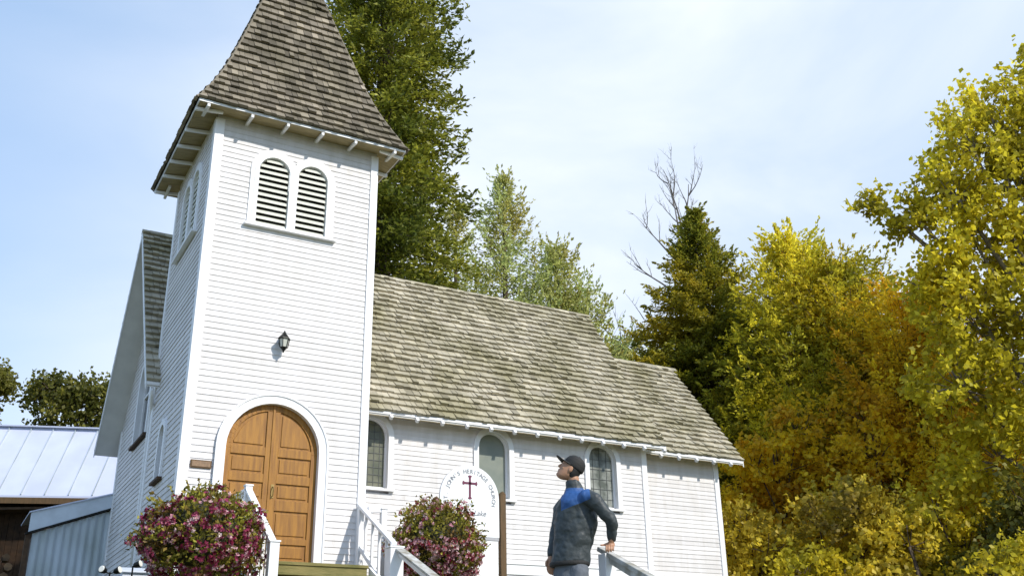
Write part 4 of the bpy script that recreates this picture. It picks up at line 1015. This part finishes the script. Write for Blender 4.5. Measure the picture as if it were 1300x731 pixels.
# local axes: x to the right of the view, y away from the viewer, z up
def ell(mb, sections, k=20):
    """loft of elliptical rings: (centre, a-vector, b-vector)"""
    vs_ = []; fs_ = []
    for c, a, b in sections:
        c, a, b = Vector(c), Vector(a), Vector(b)
        for j in range(k): t = 2*PI*j/k; vs_.append(c+a*math.cos(t)+b*math.sin(t))
    n_ = len(sections)
    for i in range(n_-1):
        for j in range(k): fs_.append((i*k+j, i*k+(j+1) % k, (i+1)*k+(j+1) % k, (i+1)*k+j))
    fs_.append(tuple(range(k))[::-1]); fs_.append(tuple((n_-1)*k+j for j in range(k))); mb.add(vs_, fs_)
def limbs(mb, pts, rads, k=14):
    """smooth tapered limb with interpolated joints and rounded ends"""
    P = [Vector(p) for p in pts]; Q = []; Rr = []
    for i in range(len(P)-1):
        for s in range(5):
            t = s/5; p0 = P[max(i-1, 0)]; p1 = P[i]; p2 = P[i+1]; p3 = P[min(i+2, len(P)-1)]
            Q.append(.5*((2*p1)+(p2-p0)*t+(2*p0-5*p1+4*p2-p3)*t*t+(3*p1-p0-3*p2+p3)*t**3)); tt = t*t*(3-2*t); Rr.append(rads[i]*(1-tt)+rads[i+1]*tt)
    Q.append(P[-1]); Rr.append(rads[-1])
    d0 = (Q[0]-Q[1]).normalized(); d1 = (Q[-1]-Q[-2]).normalized()
    Q = [Q[0]+d0*Rr[0]*.75, Q[0]+d0*Rr[0]*.4]+Q+[Q[-1]+d1*Rr[-1]*.4, Q[-1]+d1*Rr[-1]*.75]
    Rr = [Rr[0]*.45, Rr[0]*.85]+Rr+[Rr[-1]*.85, Rr[-1]*.45]
    mb.tube(Q, Rr, k)
def remesh(o, vox, sm=3, disp=None):
    r_ = o.modifiers.new('remesh', 'REMESH'); r_.mode = 'VOXEL'; r_.voxel_size = vox; r_.use_smooth_shade = True
    s_ = o.modifiers.new('smooth', 'SMOOTH'); s_.factor = .5; s_.iterations = sm
    if disp:
        t = bpy.data.textures.new('folds', 'CLOUDS'); t.noise_scale = disp[1]; t.noise_depth = 2
        d_ = o.modifiers.new('folds', 'DISPLACE'); d_.texture = t; d_.strength = disp[0]; d_.mid_level = .5
        if len(disp) > 2:
            pass
    return o
# --- body (skin): head, neck, torso core, legs, arms, hands: one mesh
b = MB()
hc = Vector((.040, 0, 1.690)); tilt = R_(33)       # looking up to the left
def H(f, u, s=0):    # head frame: f forward (face), u up along the head, s sideways(+ = towards viewer)
    fx = -math.cos(tilt)*f+math.sin(tilt)*u; fz = math.sin(tilt)*f+math.cos(tilt)*u
    return hc+Vector((fx, -s-.0, fz))
def hring(u, fc, a, w): return (H(fc, u), H(fc+a, u)-H(fc, u), H(fc, u, w)-H(fc, u))
ell(b, [hring(-.130, .050, .018, .022), hring(-.122, .045, .040, .040), hring(-.105, .030, .062, .053), hring(-.075, .012, .083, .064), hring(-.04, .004, .092, .071), hring(.0, .0, .096, .075), hring(.04, -.004, .098, .077), hring(.08, -.008, .092, .072), hring(.11, -.010, .072, .058), hring(.128, -.010, .035, .03)], 24)
# nose, brow, lips, chin, ears
def blob(mb, c, rx_, ry_, rz_, k=10):
    bm = bmesh.new(); bmesh.ops.create_uvsphere(bm, u_segments=k+4, v_segments=k, radius=1)
    ax = [H(1, 0)-H(0, 0), H(0, 0, 1)-H(0, 0), H(0, 1)-H(0, 0)]
    vs_ = [Vector(c)+ax[0]*v.co.x*rx_+ax[1]*v.co.y*ry_+ax[2]*v.co.z*rz_ for v in bm.verts]
    mb.add(vs_, [[v.index for v in f.verts] for f in bm.faces]); bm.free()
blob(b, H(.108, -.030), .016, .015, .014); b.tube([H(.090, .012), H(.100, -.008), H(.110, -.028)], [.010, .011, .013], 8)
blob(b, H(.088, .026), .014, .045, .010); blob(b, H(.092, -.062), .012, .024, .007); blob(b, H(.088, -.078), .012, .022, .008); blob(b, H(.078, -.105), .020, .026, .018)
for s in (-1, 1):
    blob(b, H(-.005, -.012, s*.076), .020, .009, .033); blob(b, H(.060, -.035, s*.042), .020, .018, .018); blob(b, H(.084, .004, s*.030), .010, .014, .009)
ell(b, [((.075, 0, 1.46), (.065, 0, .02), (0, .065, 0)), ((.062, 0, 1.53), (.056, 0, .015), (0, .058, 0)), ((.060, 0, 1.60), (.056, 0, .01), (0, .058, 0)), ((.055, 0, 1.64), (.05, 0, 0), (0, .05, 0))])
ell(b, [((.01, 0, .80), (.09, -.03, 0), (.02, .07, 0)), ((.04, 0, 1.1), (.12, -.03, 0), (.02, .09, 0)), ((.07, 0, 1.3), (.14, -.03, 0), (.02, .10, 0)), ((.08, 0, 1.44), (.12, -.03, 0), (.02, .09, 0)), ((.075, 0, 1.5), (.06, 0, 0), (0, .06, 0))])
legA = [(.060, -.05, .80), (.065, -.09, .46), (.10, -.06, .10)]; legB = [(-.040, .05, .80), (-.08, .09, .46), (-.10, .10, .10)]
for lg in (legA, legB): limbs(b, lg, [.070, .055, .042])
armN = [(.205, -.17, 1.40), (.375, -.17, 1.175), (.386, -.10, .995)]; armF = [(-.03, .17, 1.41), (-.115, .20, 1.14), (-.175, .12, .895)]
limbs(b, armN, [.04, .030, .027]); limbs(b, armF, [.04, .030, .027])
# near hand: palm resting on the rail, fingers curled over its front edge, thumb to the side
wr = Vector((.385, -.085, .985)); b.tube([wr, Vector((.38, -.085, .965)), Vector((.368, -.09, .945))], [.028, .034, .030], 12)
ell(b, [((.385, -.08, .985), (.030, 0, 0), (0, .022, 0)), ((.380, -.085, .962), (.040, 0, 0), (0, .024, .0)), ((.372, -.10, .945), (.044, 0, 0), (0, .022, .006))])
for i, (ox, ln) in enumerate(((-.034, .92), (-.012, 1.0), (.011, .95), (.033, .78))):
    p0 = Vector((.372+ox, -.100, .950)); p1 = p0+Vector((-.004, -.030*ln, -.008)); p2 = p1+Vector((-.004, -.014*ln, -.030*ln)); p3 = p2+Vector((.0, .008, -.022*ln))
    limbs(b, [p0, p1, p2, p3], [.0100, .0095, .0088, .0078], 8)
limbs(b, [(.352, -.078, .972), (.322, -.090, .962), (.300, -.100, .958), (.284, -.106, .958)], [.014, .0115, .0100, .0085], 8)
# far hand hanging, lightly curled
wf = Vector((-.175, .115, .885)); ell(b, [(wf, (.026, 0, 0), (0, .020, 0)), (wf+Vector((-.006, -.01, -.045)), (.038, 0, 0), (0, .018, 0)), (wf+Vector((-.004, -.015, -.088)), (.040, 0, 0), (0, .016, 0))])
for i, (ox, ln) in enumerate(((-.031, .9), (-.011, 1), (.010, .95), (.030, .78))):
    p0 = wf+Vector((-.004+ox, -.015, -.088)); p1 = p0+Vector((.002, -.004, -.034*ln)); p2 = p1+Vector((.012, .006, -.026*ln)); p3 = p2+Vector((.016, .010, -.014*ln)); limbs(b, [p0, p1, p2, p3], [.0095, .009, .0085, .0075], 8)
limbs(b, [wf+Vector((-.022, -.012, -.025)), wf+Vector((-.044, -.030, -.05)), wf+Vector((-.046, -.036, -.082))], [.013, .011, .009], 8)
remesh(b.build('body', 'skin', man, smooth=True), .0055, 2)
# --- jacket
j = MB()
ch = Vector((-.10, -.04, 0)) # chest offset
def tr_ring(z, cx0, hx, hy, cyy=0, rot=-.28):
    c_, s_ = math.cos(rot), math.sin(rot); hx *= .965; return ((cx0, cyy, z), (hx*c_, hx*s_, 0), (-hy*s_, hy*c_, 0))
ell(j, [tr_ring(.785, -.004, .186, .138), tr_ring(.825, .000, .196, .142), tr_ring(.90, .015, .190, .142), tr_ring(1.0, .042, .202, .150), tr_ring(1.10, .056, .212, .156), tr_ring(1.20, .068, .214, .162), tr_ring(1.29, .075, .208, .167), tr_ring(1.36, .075, .188, .170), tr_ring(1.42, .080, .158, .150), tr_ring(1.465, .080, .112, .105), tr_ring(1.50, .068, .082, .078), tr_ring(1.545, .056, .078, .074), tr_ring(1.578, .052, .074, .070)], 32)
limbs(j, [(.165, -.13, 1.395), (.235, -.17, 1.355), (.325, -.18, 1.25), (.382, -.165, 1.17), (.392, -.13, 1.08), (.386, -.10, 1.015)], [.080, .073, .063, .060, .051, .043], 18)
limbs(j, [(.02, .12, 1.40), (-.045, .17, 1.36), (-.09, .195, 1.22), (-.115, .195, 1.13), (-.150, .15, 1.0), (-.172, .125, .915)], [.082, .076, .064, .060, .050, .042], 18)
jk = j.build('jacket', 'jacket', man, smooth=True)
# blue yoke mixed in by position on the garment itself (dye pattern)
jm = MT['jacket'].copy(); jk.data.materials.clear(); jk.data.materials.append(jm)
t = jm.node_tree; pb = t.nodes['Principled BSDF']; lk = pb.inputs['Base Color'].links[0].from_socket
tcn = t.nodes.new('ShaderNodeTexCoord'); sp = t.nodes.new('ShaderNodeSeparateXYZ'); t.links.new(tcn.outputs['Object'], sp.inputs[0])
def mth(op, a, b_): 
    n_ = t.nodes.new('ShaderNodeMath'); n_.operation = op
    for i, v in enumerate((a, b_)):
        if isinstance(v, (int, float)): n_.inputs[i].default_value = v
        else: t.links.new(v, n_.inputs[i])
    return n_.outputs[0]
# yoke: above a seam that drops towards the chest front, ends at the sleeve seam
seam = mth('SUBTRACT', sp.outputs['Z'], mth('ADD', 1.300, mth('MULTIPLY', sp.outputs['X'], .32)))
y1 = mth('GREATER_THAN', seam, 0); y2 = mth('LESS_THAN', sp.outputs['X'], .20); y3 = mth('LESS_THAN', sp.outputs['Z'], 1.497)
y4 = mth('GREATER_THAN', sp.outputs['X'], -.07)
fac = mth('MULTIPLY', mth('MULTIPLY', y1, y2), mth('MULTIPLY', y3, y4))
mi = t.nodes.new('ShaderNodeMix'); mi.data_type = 'RGBA'; mi.inputs[7].default_value = (.022, .085, .26, 1); t.links.new(fac, mi.inputs[0]); t.links.new(lk, mi.inputs[6]); t.links.new(mi.outputs[2], pb.inputs['Base Color'])
remesh(jk, .009, 3, (.040, .11))
# zip, hem band, cuffs, pocket
hb_ = MB(); ell(hb_, [tr_ring(.782, -.004, .190, .142), tr_ring(.790, -.004, .196, .148), tr_ring(.812, -.004, .198, .150), tr_ring(.822, -.002, .192, .144)], 32); hb_.build('hem_band', 'cap_black', jk, smooth=True)
z_ = None  # , -.125, 1.50), (-.075, -.135, 1.38), (-.085, -.125, 1.2), (-.09, -.115, 1.0), (-.10, -.10, .86)], [.005]*5, 6); z_.build('zip', 'hair', jk)
# --- trousers
tm = MB()
ell(tm, [tr_ring(.66, .005, .150, .12), tr_ring(.74, .0, .158, .115), tr_ring(.80, .0, .150, .110), tr_ring(.86, .01, .12, .09)], 24)
limbs(tm, [(.070, -.055, .76), (.072, -.085, .62), (.065, -.09, .46), (.085, -.07, .28), (.10, -.06, .06)], [.096, .090, .078, .070, .066], 18)
limbs(tm, [(-.055, .055, .76), (-.070, .085, .62), (-.08, .09, .46), (-.09, .10, .28), (-.10, .10, .06)], [.096, .090, .078, .070, .066], 18)
remesh(tm.build('trousers', 'trousers', man, smooth=True), .010, 3, (.018, .07))
for (x_, y_) in ((.10, -.06), (-.10, .10)):
    s_ = MB(); limbs(s_, [(x_+.05, y_, .05), (x_-.04, y_-.01, .055), (x_-.13, y_-.02, .040)], [.045, .047, .038], 14); s_.box(x_-.17, y_-.055, .0, x_+.09, y_+.04, .03)
    remesh(s_.build('shoe', 'shoe', man, smooth=True), .007, 2)
# --- cap and hair
h = MB()
ell(h, [hring(-.075, -.040, .052, .060), hring(-.04, -.026, .074, .0745), hring(0, -.020, .084, .0785), hring(.03, -.016, .090, .0795)], 24)
remesh(h.build('hair', 'hair', man, smooth=True), .006, 1)
c = MB()
def cr(u, fc, a, w, sl=.0):
    return hring(u, fc, a, w)
ell(c, [hring(.015, -.016, .100, .084), hring(.035, -.012, .108, .088), hring(.07, -.012, .106, .087), hring(.105, -.014, .092, .078), hring(.130, -.015, .066, .058), hring(.143, -.015, .028, .026)], 28)
blob(c, H(-.015, .146), .012, .012, .007)
cp_o = c.build('cap', 'cap_black', man, smooth=True); remesh(cp_o, .006, 1)
br = MB(); n = 16; vs_ = []; fs_ = []
for lay, dz in ((0, .0), (1, -.009)):
    for i in range(n+1):
        t = -PI/2*.92+PI*.92*i/n
        vs_.append(H(-.012+.104*math.cos(t)*.97, .036+dz, .084*math.sin(t)))
        vs_.append(H(-.0+.104*math.cos(t)+.082*math.cos(t)**.6 if math.cos(t) > 0 else 0, .044+dz+.006*math.cos(t)-.020*abs(math.sin(t))**2, .084*math.sin(t)))
k2 = 2*(n+1)
for i in range(n):
    a = 2*i; fs_.append((a, a+1, a+3, a+2)); fs_.append((k2+a, k2+a+2, k2+a+3, k2+a+1)); fs_.append((a+1, k2+a+1, k2+a+3, a+3)); fs_.append((a, a+2, k2+a+2, k2+a))
br.add(vs_, fs_); bo = br.build('brim', 'cap_black', cp_o, smooth=True, fix=True)
